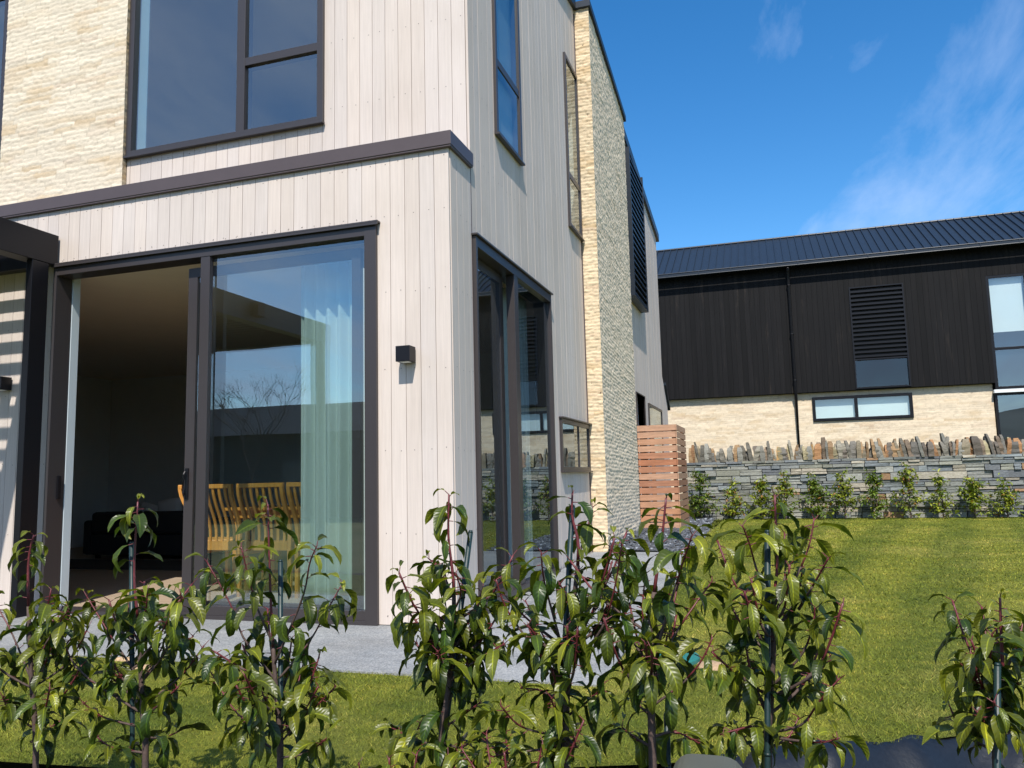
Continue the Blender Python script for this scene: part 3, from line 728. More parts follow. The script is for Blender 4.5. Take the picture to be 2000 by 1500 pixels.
def chair(x, y, rot, label, first=None, group='golden timber dining chairs'):
    if first is not None:
        r = first.copy(); COL.objects.link(r); r.location = (x, y, 0.015); r.rotation_euler = (0, 0, rot); r['label'] = label
        for c in first.children:
            d = c.copy(); COL.objects.link(d); d.parent = r
        return r
    t = thing('dining_chair', label, 'chair', (0, 0, 0), group)
    # chair faces +Y (seat in front of the back at +Y), back curved
    def prof(z):   # y of the back at height z (gentle S)
        k = (z-0.45)/0.55
        return -0.20-0.055*math.sin(k*math.pi*0.9)*0.2-0.10*max(0, k)**1.3+0.035*math.sin(max(0, k)*math.pi*1.6)
    def strip(xc, w, d, z0, z1, n=9):
        mb = MB()
        for i in range(n):
            a = z0+(z1-z0)*i/n; b = z0+(z1-z0)*(i+1)/n; ya, yb = prof(a), prof(b)
            mb.hexa([(xc-w/2, ya-d/2, a), (xc+w/2, ya-d/2, a), (xc+w/2, ya+d/2, a), (xc-w/2, ya+d/2, a), (xc-w/2, yb-d/2, b), (xc+w/2, yb-d/2, b), (xc+w/2, yb+d/2, b), (xc-w/2, yb+d/2, b)])
        return mb
    strip(-0.225, 0.035, 0.03, 0.0, 0.99, 14).build('back_leg', 'oak', t); strip(0.225, 0.035, 0.03, 0.0, 0.99, 14).build('back_leg', 'oak', t)
    mb = MB(); ya = prof(0.965); mb.box(-0.2425, 0.2425, ya-0.018, ya+0.018, 0.99, 1.03); mb.build('top_rail', 'oak', t, bevel=0.004)
    for k in range(6): strip(-0.165+0.066*k, 0.024, 0.014, 0.50, 0.99).build('back_slat', 'oak', t)
    mb = MB(); mb.box(-0.21, 0.21, -0.215, -0.19, 0.42, 0.50); mb.box(-0.205, 0.205, 0.20, 0.222, 0.38, 0.44); mb.box(-0.222, -0.20, -0.18, 0.2, 0.38, 0.44); mb.box(0.20, 0.222, -0.18, 0.2, 0.38, 0.44); mb.build('seat_frame', 'oak', t)
    mb = MB(); mb.box(-0.225, 0.225, -0.185, 0.235, 0.442, 0.475); mb.build('seat', 'oak', t, bevel=0.01)
    for s in (-1, 1):
        mb = MB(); mb.hexa([(s*0.21-0.015, 0.195, 0), (s*0.21+0.015, 0.195, 0), (s*0.21+0.015, 0.225, 0), (s*0.21-0.015, 0.225, 0), (s*0.21-0.019, 0.19, 0.38), (s*0.21+0.019, 0.19, 0.38), (s*0.21+0.019, 0.23, 0.38), (s*0.21-0.019, 0.23, 0.38)]); mb.build('front_leg', 'oak', t)
    t.location = (x, y, 0.015); t.rotation_euler = (0, 0, rot)
    return t
c0 = chair(-2.77, 1.17, 0, 'slatted golden chair seen just right of the open doorway edge')
chair(-2.235, 1.17, 0.02, 'slatted golden chair in full view behind the glass, middle of the near side', c0)
chair(-1.70, 1.17, -0.02, 'slatted golden chair half hidden by the left edge of the curtain', c0)
chair(-3.33, 1.62, R(-52), 'golden chair at the head of the table, seen edge on in the open doorway', c0)
chair(-2.6, 2.65, R(180), 'golden chair on the far side of the table, left one', c0)
chair(-1.95, 2.65, R(178), 'golden chair on the far side of the table, right one', c0)
tb = thing('dining_table', 'golden timber dining table behind the row of slatted chairs', 'table', (-2.2, 1.95, 0.015))
mb = MB(); mb.box(-3.1, -1.2, 1.46, 2.36, 0.775, 0.805); mb.build('tabletop', 'oak', tb, bevel=0.004)
mb = MB(); mb.box(-3.05, -1.25, 1.50, 1.53, 0.70, 0.773); mb.box(-3.05, -1.25, 2.29, 2.32, 0.70, 0.773); mb.build('apron', 'oak', tb)
for (a, b_) in ((-3.04, 1.52), (-1.31, 1.52), (-3.04, 2.22), (-1.31, 2.22)):
    mb = MB(); mb.box(a, a+0.06, b_+0.011, b_+0.07, 0.015, 0.773); mb.build('leg', 'oak', tb)
for (px, py, lab) in ((-2.55, 1.70, 'pale plate lying on the dining table'), (-2.0, 1.68, 'pale plate on the table nearer the curtain')):
    mb = MB(); n = 20; prof_ = [(0.02, 0.0), (0.09, 0.004), (0.13, 0.02), (0.128, 0.024), (0.085, 0.010), (0.0, 0.008)]
    vs = [(px+r*math.cos(6.2832*k/n), py+r*math.sin(6.2832*k/n), 0.807+z) for r, z in prof_ for k in range(n)]
    mb.mesh(vs, [(i*n+k, i*n+(k+1) % n, (i+1)*n+(k+1) % n, (i+1)*n+k) for i in range(5) for k in range(n)])
    tag(mb.build('plate', 'china', smooth=True), lab, 'plate')
sf = thing('sofa', 'dark charcoal sofa inside the room beyond the open door', 'sofa', (-6.4, 4.3, 0.015))
mb = MB(); mb.box(-7.25, -5.55, 3.85, 4.75, 0.07, 0.36); mb.build('seat_base', 'fabric_dark', sf, bevel=0.03)
mb = MB(); mb.box(-7.25, -5.55, 3.84, 4.06, 0.365, 0.68); mb.build('backrest', 'fabric_dark', sf, bevel=0.05)
for xx in (-7.40, -5.548):
    mb = MB(); mb.box(xx, xx+0.147, 3.85, 4.75, 0.07, 0.56); mb.build('armrest', 'fabric_dark', sf, bevel=0.04)
for xx in (-7.2, -5.65):
    for yy in (3.9, 4.65):
        mb = MB(); mb.box(xx, xx+0.05, yy, yy+0.05, 0.016, 0.07); mb.build('leg', 'black', sf)
def cushion(cx, cy, cz, s, rot, lab):
    n = 12; V = []; 
    for i in range(n+1):
        for j in range(n+1):
            u, v = i/n*2-1, j/n*2-1; e = (1-abs(u)**2.5)*(1-abs(v)**2.5); t = 0.075*e**0.5
            V.append((u*s*(1-0.06*v*v), t, v*s*(1-0.06*u*u)))
    V = np.array(V); Vb = V.copy(); Vb[:, 1] *= -1; c, s_ = math.cos(rot), math.sin(rot)
    P = np.concatenate([V, Vb]); P = np.stack([P[:, 0]*c-P[:, 2]*s_, P[:, 1], P[:, 0]*s_+P[:, 2]*c], 1)+np.array([cx, cy, cz])
    I = np.arange((n+1)**2).reshape(n+1, n+1); F = np.stack([I[:-1, :-1], I[1:, :-1], I[1:, 1:], I[:-1, 1:]], -1).reshape(-1, 4)
    tag(np_mesh('cushion', 'fabric_pale', P, np.concatenate([F, F[:, ::-1]+(n+1)**2]), (1, 1, 1)), lab, 'cushion', 'pale cushions on the sofa')
cushion(-6.12, 4.16, 0.64, 0.21, 0.12, 'upright pale cushion at the right end of the dark sofa')
cushion(-6.50, 4.17, 0.58, 0.20, -0.25, 'lower pale cushion tipped to the left on the dark sofa')
mb = MB(); mb.box(-8.7, -4.6, 2.7, 3.7, 0.017, 0.03); tag(mb.build('rug', 'rug', bevel=0.004), 'dark woven rug on the floor in front of the sofa', 'rug')

# ================================================================== PERGOLA
pg = thing('pergola', 'black steel pergola with slatted roof at the left end of the front wall', 'pergola', (-3.85, 0, 0))
ZB, ZT = 3.005, 3.278; YL = -4.42
mb = MB(); mb.box(-3.90, -3.75, YL, -0.022, ZB, ZT); mb.build('side_beam', 'black', pg, bevel=0.004)
mb = MB(); mb.box(-9.0, -3.903, YL, YL+0.15, ZB, ZT-0.002); mb.build('front_beam', 'black', pg, bevel=0.004)
mb = MB(); mb.box(-9.0, -3.903, -0.12, -0.022, ZB-0.02, ZT-0.002); mb.build('wall_beam', 'black', pg, bevel=0.004)
mb = MB(); mb.box(-3.90, -3.752, YL+0.002, YL+0.15, -0.5, ZB-0.002); mb.build('post', 'black', pg, bevel=0.004)
mb = MB(); mb.box(-3.82, -3.752, -0.274, -0.109, 0.0, ZB-0.002); mb.build('post', 'black', pg, bevel=0.004)
mb = MB(); mb.box(-8.9, -8.75, YL+0.002, YL+0.15, -0.5, ZB-0.002); mb.build('post', 'black', pg, bevel=0.004)
mb = MB(); y = YL+0.22
while y < -0.18:
    mb.box(-9.0, -3.903, y, y+0.048, ZT-0.075, ZT-0.02); y += 0.145
mb.build('slat_roof', 'black', pg)
mb = MB(); mb.box(-3.748, -3.64, -2.82, -2.68, 3.07, 3.24); mb.build('beam_lamp', 'black', pg)

# ================================================================== STONE WALL with upright coping
YW = 11.55
sw = thing('stone_wall', 'dry laid grey schist garden wall topped with upright jagged slates', 'stone wall', (5, YW, 0.1))
rw = random.Random(5)
pal = [(0.22, 0.245, 0.25), (0.19, 0.21, 0.22), (0.20, 0.21, 0.20), (0.25, 0.26, 0.235), (0.32, 0.32, 0.28), (0.15, 0.16, 0.17), (0.27, 0.27, 0.22), (0.36, 0.32, 0.25), (0.22, 0.225, 0.20), (0.29, 0.29, 0.26)]
mb = MB(); z = 0.06
while z < 1.235:
    h = min(rw.choice([0.05, 0.07, 0.09, 0.12, 0.14]), 1.245-z)
    if 1.245-z-h < 0.03: h = 1.245-z
    x = 0.45-rw.uniform(0, 0.2)
    while x < 13:
        l = rw.uniform(0.12, 0.48); c = rw.choice(pal)
        if rw.random() < 0.035: c = (0.36, 0.22, 0.12)
        if rw.random() < 0.06: c = (0.42, 0.38, 0.30)
        l = l if l > 0.2 or rw.random() < 0.5 else l*1.6
        t = rw.uniform(0.8, 1.2); c = tuple(v*t for v in c)
        dy = rw.uniform(-0.035, 0.022); j = lambda s=0.008: rw.uniform(-s, s)
        e = 0.005
        if h > 0.07 and rw.random() < 0.45:
            q = h*rw.uniform(0.4, 0.6); parts = [(z, q), (z+q, h-q)]
        else: parts = [(z, h)]
        for (zz, hh) in parts:
            dy2 = dy+j(0.01)
            mb.hexa([(x+e+j(), YW+dy2+j(), zz+e), (x+l-e+j(), YW+dy2+j(), zz+e), (x+l-e, YW+0.3, zz+e), (x+e, YW+0.3, zz+e),
                     (x+e+j(), YW+dy2+j(), zz+hh-e+j(0.004)), (x+l-e+j(), YW+dy2+j(), zz+hh-e+j(0.004)), (x+l-e, YW+0.3, zz+hh-e), (x+e, YW+0.3, zz+hh-e)], c)
        x += l
    z += h
mb.box(0.5, 13, YW+0.06, YW+0.45, 0, 1.20, (0.03, 0.03, 0.03))
mb.build('masonry', 'schist', sw)
cop = [(0.46, 0.28, 0.11), (0.40, 0.34, 0.20), (0.42, 0.22, 0.10), (0.30, 0.25, 0.17), (0.24, 0.22, 0.18), (0.36, 0.23, 0.12), (0.20, 0.185, 0.16), (0.30, 0.29, 0.25), (0.18, 0.15, 0.12), (0.27, 0.20, 0.14), (0.36, 0.33, 0.26)]
def slate(mb, x, ang, h, th, w, col):
    y0 = YW+rw.uniform(0.0, 0.06); lean = math.tan(ang); n = 7; prof_ = []
    for k in range(n):
        s = k/(n-1); wf = (1.0 if s < 0.55 else 1-0.55*((s-0.55)/0.45)**1.6)*w*rw.uniform(0.9, 1.08); prof_.append((s*h, wf))
    top = h*rw.uniform(0.97, 1.06)
    vs = []; yc = y0+w/2+rw.uniform(-0.03, 0.03)
    for (zz, wf) in prof_:
        th2 = th*(1.15-0.45*(zz/h)**7)*rw.uniform(0.85, 1.1); xc = x+zz*lean+rw.uniform(-0.004, 0.004)
        vs += [(xc-th2/2, yc-wf/2, 1.235+zz), (xc+th2/2, yc-wf/2+rw.uniform(-0.01, 0.01), 1.235+zz+rw.uniform(-0.008, 0.008)), (xc+th2/2, yc+wf/2, 1.235+zz), (xc-th2/2, yc+wf/2, 1.235+zz)]
    fs = [(k*4+i, k*4+(i+1) % 4, (k+1)*4+(i+1) % 4, (k+1)*4+i) for k in range(n-1) for i in range(4)]+[(3, 2, 1, 0), tuple((n-1)*4+i for i in range(4))]
    mb.mesh(vs, fs, col)
x = 0.56; n_c = 0; rest = MB()
while x < 13:
    th = rw.choice([0.04, 0.05, 0.06, 0.075, 0.09, 0.12]); h = rw.uniform(0.22, 0.38)+(0.07 if rw.random() < 0.12 else 0)
    ang = R(rw.uniform(-13, 4)) if rw.random() < 0.9 else R(rw.uniform(8, 20))
    c = rw.choice(cop); q_ = rw.uniform(0.5, 0.95); c = tuple(v*q_ for v in c)
    m_ = MB() if n_c < 99 else rest
    slate(m_, x+th/2, ang, h, th, rw.uniform(0.14, 0.28), c)
    if n_c < 99: m_.build('coping_stone', 'schist', sw)
    n_c += 1; x += th*0.76
o = rest.build('coping_stones', 'schist', sw); o['kind'] = 'stuff'

# ================================================================== NEIGHBOUR HOUSE
YN = 18.0
nb = thing('neighbouring_house', 'two storey house clad in black boards over cream stone with a dark ribbed metal roof', 'house', (4, YN, 0))
mb = MB(); mb.box(-2.2, 16, YN+0.35, YN+0.5, 0, 3.3); mb.box(-2.2, -2.0, YN+0.5, YN+9, 0, 6.7); mb.box(-2.0, 16, YN+9, YN+9.2, 0, 6.7); mb.build('wall_core', 'membrane', nb)
stone_panel('stone_base', (-2.2, YN+0.15, 0.0), (1, 0, 0), (0, 0, 1), (0, -1, 0), 10.0, 3.22, nb, course=0.06, res=0.028, seed=41, amp=0.007, length=0.4, base=(0.76, 0.63, 0.46),
            ops=[(5.57, 8.09, 2.36, 3.03)], patch=0.4)
tn = (0.0062, 0.0058, 0.0062)
mb = MB(); low = (4.50, 5.87, 3.19, 6.01); tall = (7.84, 10.2, 0.0, 6.0)
boards(mb, 'A', YN+0.02, -2.2, 16, 3.165, 6.80, [low, tall], pitch=0.14, gap=0.004, base=tn, var=0.3, nails=False, seed=51, thick=0.025)
mb.box(-2.2, 7.838, YN+0.03, YN+0.3, 3.155, 3.163, tn)
mb.build('black_boards', 'black_board', nb)
mb = MB()
for c in cells(-2.2, 16, 3.17, 6.78, [low, tall]): mb.box(c[0], c[1], YN+0.03, YN+0.12, c[2], c[3])
mb.build('board_backing', 'membrane', nb)
# louvred window above a dark pane
mb = MB(); mb.box(4.50, 4.535, YN-0.03, YN+0.1, 3.19, 6.01); mb.box(5.835, 5.87, YN-0.03, YN+0.1, 3.19, 6.01); mb.box(4.535, 5.835, YN-0.03, YN+0.1, 5.975, 6.01); mb.box(4.535, 5.835, YN-0.03, YN+0.1, 3.19, 3.23); mb.box(4.535, 5.835, YN-0.02, YN+0.1, 3.97, 4.01)
lw = mb.build('window', 'black', nb); lw['label'] = 'black louvred window in the black boards'
mb = MB(); k = 0; z = 4.04
while z < 5.94:
    mb.hexa([(4.535, YN-0.028, z), (5.835, YN-0.028, z), (5.835, YN+0.08, z+0.05), (4.535, YN+0.08, z+0.05), (4.535, YN-0.028, z+0.055), (5.835, YN-0.028, z+0.055), (5.835, YN+0.08, z+0.075), (4.535, YN+0.08, z+0.075)]); z += 0.1205
mb.box(4.535, 5.835, YN+0.09, YN+0.095, 4.01, 5.97)
mb.build('louvre', 'black', lw)
g = MB(); g.box(4.535, 5.835, YN+0.05, YN+0.06, 3.23, 3.97); g.build('pane', 'glass_low', lw)
# strip window
fo = window(nb, 'A', YN+0.15, 3.37, 5.89, 2.36, 3.03, [(4.49, 0.08)], [], fw=0.075, proud=0.05, frame='black', glass='glass', label='long low window with white blinds in the cream stone', sill=False)
mb = MB(); mb.box(3.40, 5.86, YN+0.24, YN+0.25, 2.40, 3.0); mb.build('blind', 'blind', fo)
# tall window and the glazing under it
fo = window(nb, 'A', YN+0.02, 7.84, 10.2, 2.99, 6.0, [(8.75, 0.07)], [(7.90, 10.14, 4.05, 0.07)], fw=0.07, proud=0.02, frame='black', glass='glass', label='tall window with white blinds at the right of the black boards', sill=False)
mb = MB(); mb.box(7.90, 8.70, YN+0.13, YN+0.14, 4.50, 5.93); mb.box(8.8, 10.14, YN+0.13, YN+0.14, 4.50, 5.93); mb.build('blind', 'blind', fo)
mb = MB(); mb.box(7.9, 10.14, YN+0.105, YN+0.115, 3.06, 4.02); mb.build('lower_panel', 'roof', fo)
mb = MB(); mb.box(7.80, 10.3, YN-0.02, YN+0.12, 2.90, 2.985); mb.build('door_head', 'blind', nb)
fo = window(nb, 'A', YN+0.10, 7.82, 10.2, 0.05, 2.895, [(9.0, 0.08)], [], fw=0.06, frame='black', glass='glass_dim', label='dark glazed door at the right below the tall window', sill=False)
stone_panel('stone_base', (10.25, YN+0.15, 0.0), (1, 0, 0), (0, 0, 1), (0, -1, 0), 5.0, 3.22, nb, course=0.07, res=0.06, seed=42, amp=0.012, length=0.4)
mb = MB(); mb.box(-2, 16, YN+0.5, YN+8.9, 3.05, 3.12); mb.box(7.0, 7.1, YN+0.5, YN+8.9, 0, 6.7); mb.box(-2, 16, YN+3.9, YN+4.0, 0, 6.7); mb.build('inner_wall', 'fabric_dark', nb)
# roof with standing seams
PR = R(30); EV = YN-0.22; ZE = 6.80; RH = 1.36; run = RH/math.tan(PR)
mb = MB()
mb.hexa([(-2.5, EV, ZE), (16.4, EV, ZE), (16.4, EV+run, ZE+RH), (-2.5, EV+run, ZE+RH), (-2.5, EV, ZE+0.05), (16.4, EV, ZE+0.05), (16.4, EV+run, ZE+RH+0.05), (-2.5, EV+run, ZE+RH+0.05)])
mb.hexa([(-2.5, EV+run+0.002, ZE+RH), (16.4, EV+run+0.002, ZE+RH), (16.4, YN+9.3, ZE-1.0), (-2.5, YN+9.3, ZE-1.0), (-2.5, EV+run+0.002, ZE+RH+0.05), (16.4, EV+run+0.002, ZE+RH+0.05), (16.4, YN+9.3, ZE-0.95), (-2.5, YN+9.3, ZE-0.95)])
x = -2.4
while x < 16.3:
    zz = 0.052
    mb.hexa([(x, EV+0.01, ZE+zz), (x+0.022, EV+0.01, ZE+zz), (x+0.022, EV+run-0.02, ZE+RH+zz-0.008), (x, EV+run-0.02, ZE+RH+zz-0.008), (x, EV+0.01, ZE+zz+0.045), (x+0.022, EV+0.01, ZE+zz+0.045), (x+0.022, EV+run-0.02, ZE+RH+zz+0.037), (x, EV+run-0.02, ZE+RH+zz+0.037)]); x += 0.21
rf = mb.build('roof', 'roof', nb)
mb = MB(); mb.tube([(-2.5, EV+run, ZE+RH+0.075), (16.4, EV+run, ZE+RH+0.06)], 0.035, 10); mb.build('ridge_cap', 'roof', rf)
mb = MB()
mb.box(-2.5, 16.4, EV-0.125, EV-0.115, ZE-0.085, ZE+0.02); mb.box(-2.5, 16.4, EV-0.115, EV-0.005, ZE-0.085, ZE-0.075); mb.tube([(-2.5, EV-0.128, ZE+0.02), (16.4, EV-0.128, ZE+0.02)], 0.012, 8); mb.tube([(-2.5, EV-0.124, ZE-0.080), (16.4, EV-0.124, ZE-0.080)], 0.014, 8)
x = -2.2
while x < 16.3: mb.box(x, x+0.03, EV-0.136, EV-0.125, ZE-0.09, ZE+0.03); x += 0.9
mb.build('gutter', 'roof', rf)
mb = MB(); mb.box(-2.5, 16.4, EV-0.004, YN-0.03, ZE-0.05, ZE-0.04); mb.build('soffit', 'black', nb)
mb = MB(); mb.tube([(2.95, YN-0.17, 6.72), (2.95, YN-0.12, 6.62), (2.95, YN-0.07, 6.5), (2.95, YN-0.07, 3.25), (2.95, YN+0.0, 3.05), (2.95, YN+0.07, 2.9), (2.95, YN+0.07, 0.1)], 0.042, 10)
for z in (6.2, 4.8, 3.5): mb.box(2.90, 3.0, YN-0.11, YN-0.006, z, z+0.03)
mb.build('downpipe', 'black', nb, smooth=True)

# ================================================================== SLATTED TIMBER SCREEN
scn = thing('slatted_screen', 'honey coloured horizontal slat timber screen standing on the gravel past the stone fin', 'screen', (0.35, 8.3, 0.1))
rs = random.Random(9)
mb = MB(); ms = MB(); z0 = 0.115; n = 15; ph = 1.765/n
for k in range(n):
    z = z0+k*ph; c = rs.choice([(0.40, 0.19, 0.11), (0.46, 0.25, 0.15), (0.36, 0.17, 0.10), (0.48, 0.28, 0.18)])
    if k in (1, 2): c = (0.48, 0.24, 0.13)
    if k == 9: c = (0.40, 0.17, 0.09)
    mb.box(0.02, 0.665, 8.294, 8.314, z, z+ph-0.019, c)
    ms.box(0.668, 0.688, 8.296, 9.75, z, z+ph-0.019, tuple(v*0.95 for v in c))  # side slats repeat the front tones, with shade put into the colour
mb.build('front_slats', 'cedar', scn); ms.build('side_slats', 'cedar', scn)
mb = MB()
for (a, b_) in ((0.05, 8.318), (0.60, 8.318), (0.60, 9.65), (0.05, 9.65)): mb.box(a, a+0.065, b_, b_+0.065, 0.1, 1.86, (0.2, 0.1, 0.06))
for q in range(4): mb.box(0.03, 0.64, 8.39+q*0.3, 8.45+q*0.3, 1.80, 1.82, (0.2, 0.1, 0.06))
mb.build('post_frame', 'cedar', scn)

# ================================================================== PLANTS
def leaves_mesh(name, mat, parent, B, AZ, TH0, KAP, LEN, WID, TONE, nseg=7, cup=0.45, wav=0.11, seed=0):
    """a set of arching leaves; every one a folded, curved blade with its own UV"""
    n = len(B); rg = np.random.RandomState(seed)
    s = np.linspace(0, 1, nseg+1)
    th = TH0[:, None]-KAP[:, None]*s[None, :]**0.9
    ds = LEN[:, None]/nseg
    h = np.zeros((n, nseg+1)); v = np.zeros((n, nseg+1))
    tm = (th[:, 1:]+th[:, :-1])/2
    h[:, 1:] = np.cumsum(np.cos(tm)*ds, 1); v[:, 1:] = np.cumsum(np.sin(tm)*ds, 1)
    ca, sa = np.cos(AZ), np.sin(AZ)
    C = np.stack([B[:, 0, None]+h*ca[:, None], B[:, 1, None]+h*sa[:, None], B[:, 2, None]+v], -1)
    wprof = np.sin(np.pi*np.clip(s*0.97+0.015, 0, 1)**0.82)**0.85; wprof[-1] = 0.02; wprof[0] = 0.05
    roll = rg.uniform(-0.5, 0.5, n)
    side = np.stack([-sa, ca, np.zeros(n)], -1)[:, None, :]*np.ones((1, nseg+1, 1))
    nor = np.stack([-np.sin(th)*ca[:, None], -np.sin(th)*sa[:, None], np.cos(th)], -1)
    rl = roll[:, None]+rg.uniform(-1.1, 1.1, n)[:, None]*s[None, :]; cr_, sr_ = np.cos(rl)[..., None], np.sin(rl)[..., None]
    sd2 = side*cr_+nor*sr_; nr2 = nor*cr_-side*sr_
    hw = (WID[:, None]/2)*wprof[None, :]
    ph = rg.uniform(0, 6.28, (n, 1)); wv = np.sin(s[None, :]*13+ph)*wav*WID[:, None]; wv2 = np.sin(s[None, :]*12+ph*2.1)*wav*WID[:, None]
    Lf = C+sd2*hw[..., None]+nr2*((hw*cup)+wv*wprof)[..., None]
    Rf = C-sd2*hw[..., None]+nr2*((hw*cup)+wv2*wprof)[..., None]
    V = np.stack([Lf, C, Rf], 2)                       # n, seg+1, 3, 3
    uv = np.zeros((n, nseg+1, 3, 2)); uv[..., 0] = np.array([-1, 0, 1]); uv[..., 1] = s[None, :, None]
    base = (np.arange(n)*(nseg+1)*3)[:, None, None]
    k = np.arange(nseg)[None, :, None]; e = np.array([0, 1])[None, None, :]
    a = base+k*3+e
    F = np.stack([a, a+3, a+4, a+1], -1).reshape(-1, 4)
    T = np.repeat(TONE[:, None, :], (nseg+1)*3, 1).reshape(-1, 3)
    return np_mesh(name, mat, V.reshape(-1, 3), F, T, parent, True, uv.reshape(-1, 2))

def smooth_path(pts, n):
    P = np.array(pts, float)
    if len(P) == 2: return [P[0]+(P[1]-P[0])*t for t in np.linspace(0, 1, n)]
    t = np.linspace(0, len(P)-1, n); out = []
    for q in t:
        i = min(int(q), len(P)-2); f = q-i
        p0 = P[max(i-1, 0)]; p1 = P[i]; p2 = P[i+1]; p3 = P[min(i+2, len(P)-1)]
        out.append(0.5*((2*p1)+(-p0+p2)*f+(2*p0-5*p1+4*p2-p3)*f*f+(-p0+3*p1-3*p2+p3)*f**3))
    return out

def laurel(name_label, Y0, trunk, branches, extra, seed, leafiness=0.78, light=0.0, sz=1.0, group='young laurel shrubs in the planting bed'):
    """trunk: survey marks bottom->top; branches: lists base->tip; extra: count of low side shoots"""
    rg = np.random.RandomState(seed)
    base = hit(trunk[0][0], trunk[0][1], 'Y', Y0)
    root = thing('laurel_shrub', name_label, 'shrub', (float(base[0]), Y0, -0.36), group)
    wood = MB(); red = wood
    class _T:
        def __init__(s, m): s.m = m
        def tube(s, *a, **k): wood.m = s.m; wood.tube(*a, **k)
    wd, red = _T(0), _T(1)
    B, AZ, TH, KA, LE, WI, TO = [], [], [], [], [], [], []
    tp = [hit(px, py, 'Y', Y0) for px, py in trunk]
    low = tp[0]; tp = [np.array([low[0]-0.01, Y0, -0.40])]+tp if low[2] > -0.35 else tp
    path = smooth_path(tp, 26)
    H = path[-1][2]-path[0][2]
    rad = [0.0115*(1-0.75*(i/25)) for i in range(26)]
    wd.tube(path[:17], rad[:17], 8); red.tube(path[16:], [max(0.0028, r*0.8) for r in rad[16:]], 7)
    segs = []
    segs.append((path, 1.0))
    for br in branches:
        dy = rg.uniform(-0.16, 0.16)
        pts = []
        for k, (px, py) in enumerate(br):
            pts.append(hit(px, py, 'Y', Y0+dy*(k/(len(br)-1))))
        p = smooth_path(pts, 12)
        r0 = 0.0040
        wd.tube(p[:6], [r0*(1-0.06*i) for i in range(6)], 6); red.tube(p[5:], [0.0025-0.0001*i for i in range(7)], 6)
        segs.append((p, 0.8))
    for k in range(int(extra*0.62)):
        i = rg.randint(8, 15); b0 = path[i]; az = rg.uniform(0, 6.28); L_ = rg.uniform(0.12, 0.26)
        e1 = b0+np.array([math.cos(az)*L_*0.5, math.sin(az)*L_*0.5, L_*0.35]); e2 = b0+np.array([math.cos(az)*L_*0.8, math.sin(az)*L_*0.8, L_*0.8+rg.uniform(-0.05, 0.05)])
        p = smooth_path([b0, e1, e2], 9)
        wd.tube(p[:5], 0.0038, 6); red.tube(p[4:], 0.0028, 6); segs.append((p, 0.7))
    for p, wgt in segs:
        P = np.array(p); sl = np.r_[0, np.cumsum(np.linalg.norm(np.diff(P, axis=0), axis=1))]; tot = sl[-1]
        def at(d):   # distance down from the tip
            q = tot-d; i = min(max(np.searchsorted(sl, q)-1, 0), len(sl)-2); f = (q-sl[i])/(sl[i+1]-sl[i]+1e-9); return P[i]+(P[i+1]-P[i])*f
        reach = min(tot*0.85, 0.40 if wgt < 1 else (0.95 if leafiness > 1 else 0.46))
        d = 0.0; k = 0; az = rg.uniform(0, 6.28); ntip = rg.randint(7, 11)
        while d < reach:
            az += 2.4+rg.normal(0, 0.25)
            b0 = at(d); tipness = max(0, 1-d/0.10)
            pet = 0.012+0.010*rg.rand()
            t0 = R(rg.uniform(-25, 30)) if k > 1 else R(rg.uniform(25, 60))
            b1 = b0+np.array([math.cos(az)*math.cos(t0), math.sin(az)*math.cos(t0), math.sin(t0)])*pet
            red.tube([b0, b1], [0.0014, 0.0011], 4, cap=False)
            if rg.rand() < leafiness:
                B.append(b1); AZ.append(az+rg.normal(0, 0.15)); TH.append(t0-R(8)); KA.append(R(rg.uniform(45, 145))*(1-0.15*tipness))
                small = 0.6 if k < 2 else (0.95 if k < ntip else 1.0)
                l_ = rg.uniform(0.060, 0.108)*small*sz; LE.append(l_); WI.append(l_*rg.uniform(0.28, 0.38)*(0.85 if k < 3 else 1))
                g_ = rg.rand(); young = np.clip(tipness*0.45+light+rg.normal(0.02, 0.24), 0, 1)
                dark = np.array([0.024, 0.046, 0.006])*(0.55+1.0*g_); lt = np.array([0.185, 0.195, 0.016])*(0.8+0.4*g_)
                TO.append(dark*(1-young)+lt*young)
            step = 0.008 if k < ntip else rg.uniform(0.018, 0.038)*(0.8+d*2.0 if leafiness <= 1 else 1.0)
            d += step; k += 1
    wood.build('stems', ['bark', 'redstem'], root, smooth=True)
    leaves_mesh('foliage', 'leaf', root, np.array(B), np.array(AZ), np.array(TH), np.array(KA), np.array(LE), np.array(WI), np.array(TO), seed=seed)
    return root

def stake(x0y0, x1y1, Y0, label, zb=-0.45, leafy=None):
    a = hit(*x0y0, 'Y', Y0); b = hit(*x1y1, 'Y', Y0); d = (b-a)/(b[2]-a[2]); bot = a+d*(zb-a[2])
    mb = MB(); mb.tube([tuple(bot), tuple(a)], [0.0075, 0.0075], 8); mb.tube([tuple(a-d*0.0), tuple(a+d*0.006)], [0.0075, 0.005], 8)
    for q in range(5):
        c = bot+(a-bot)*(0.35+0.13*q); mb.tube([tuple(c-d*0.004), tuple(c), tuple(c+d*0.004)], [0.0076, 0.009, 0.0076], 8)
    t = bpy.data.objects
    tag(mb.build('plant_stake', 'stake', smooth=True), label, 'stake', 'green plant stakes')

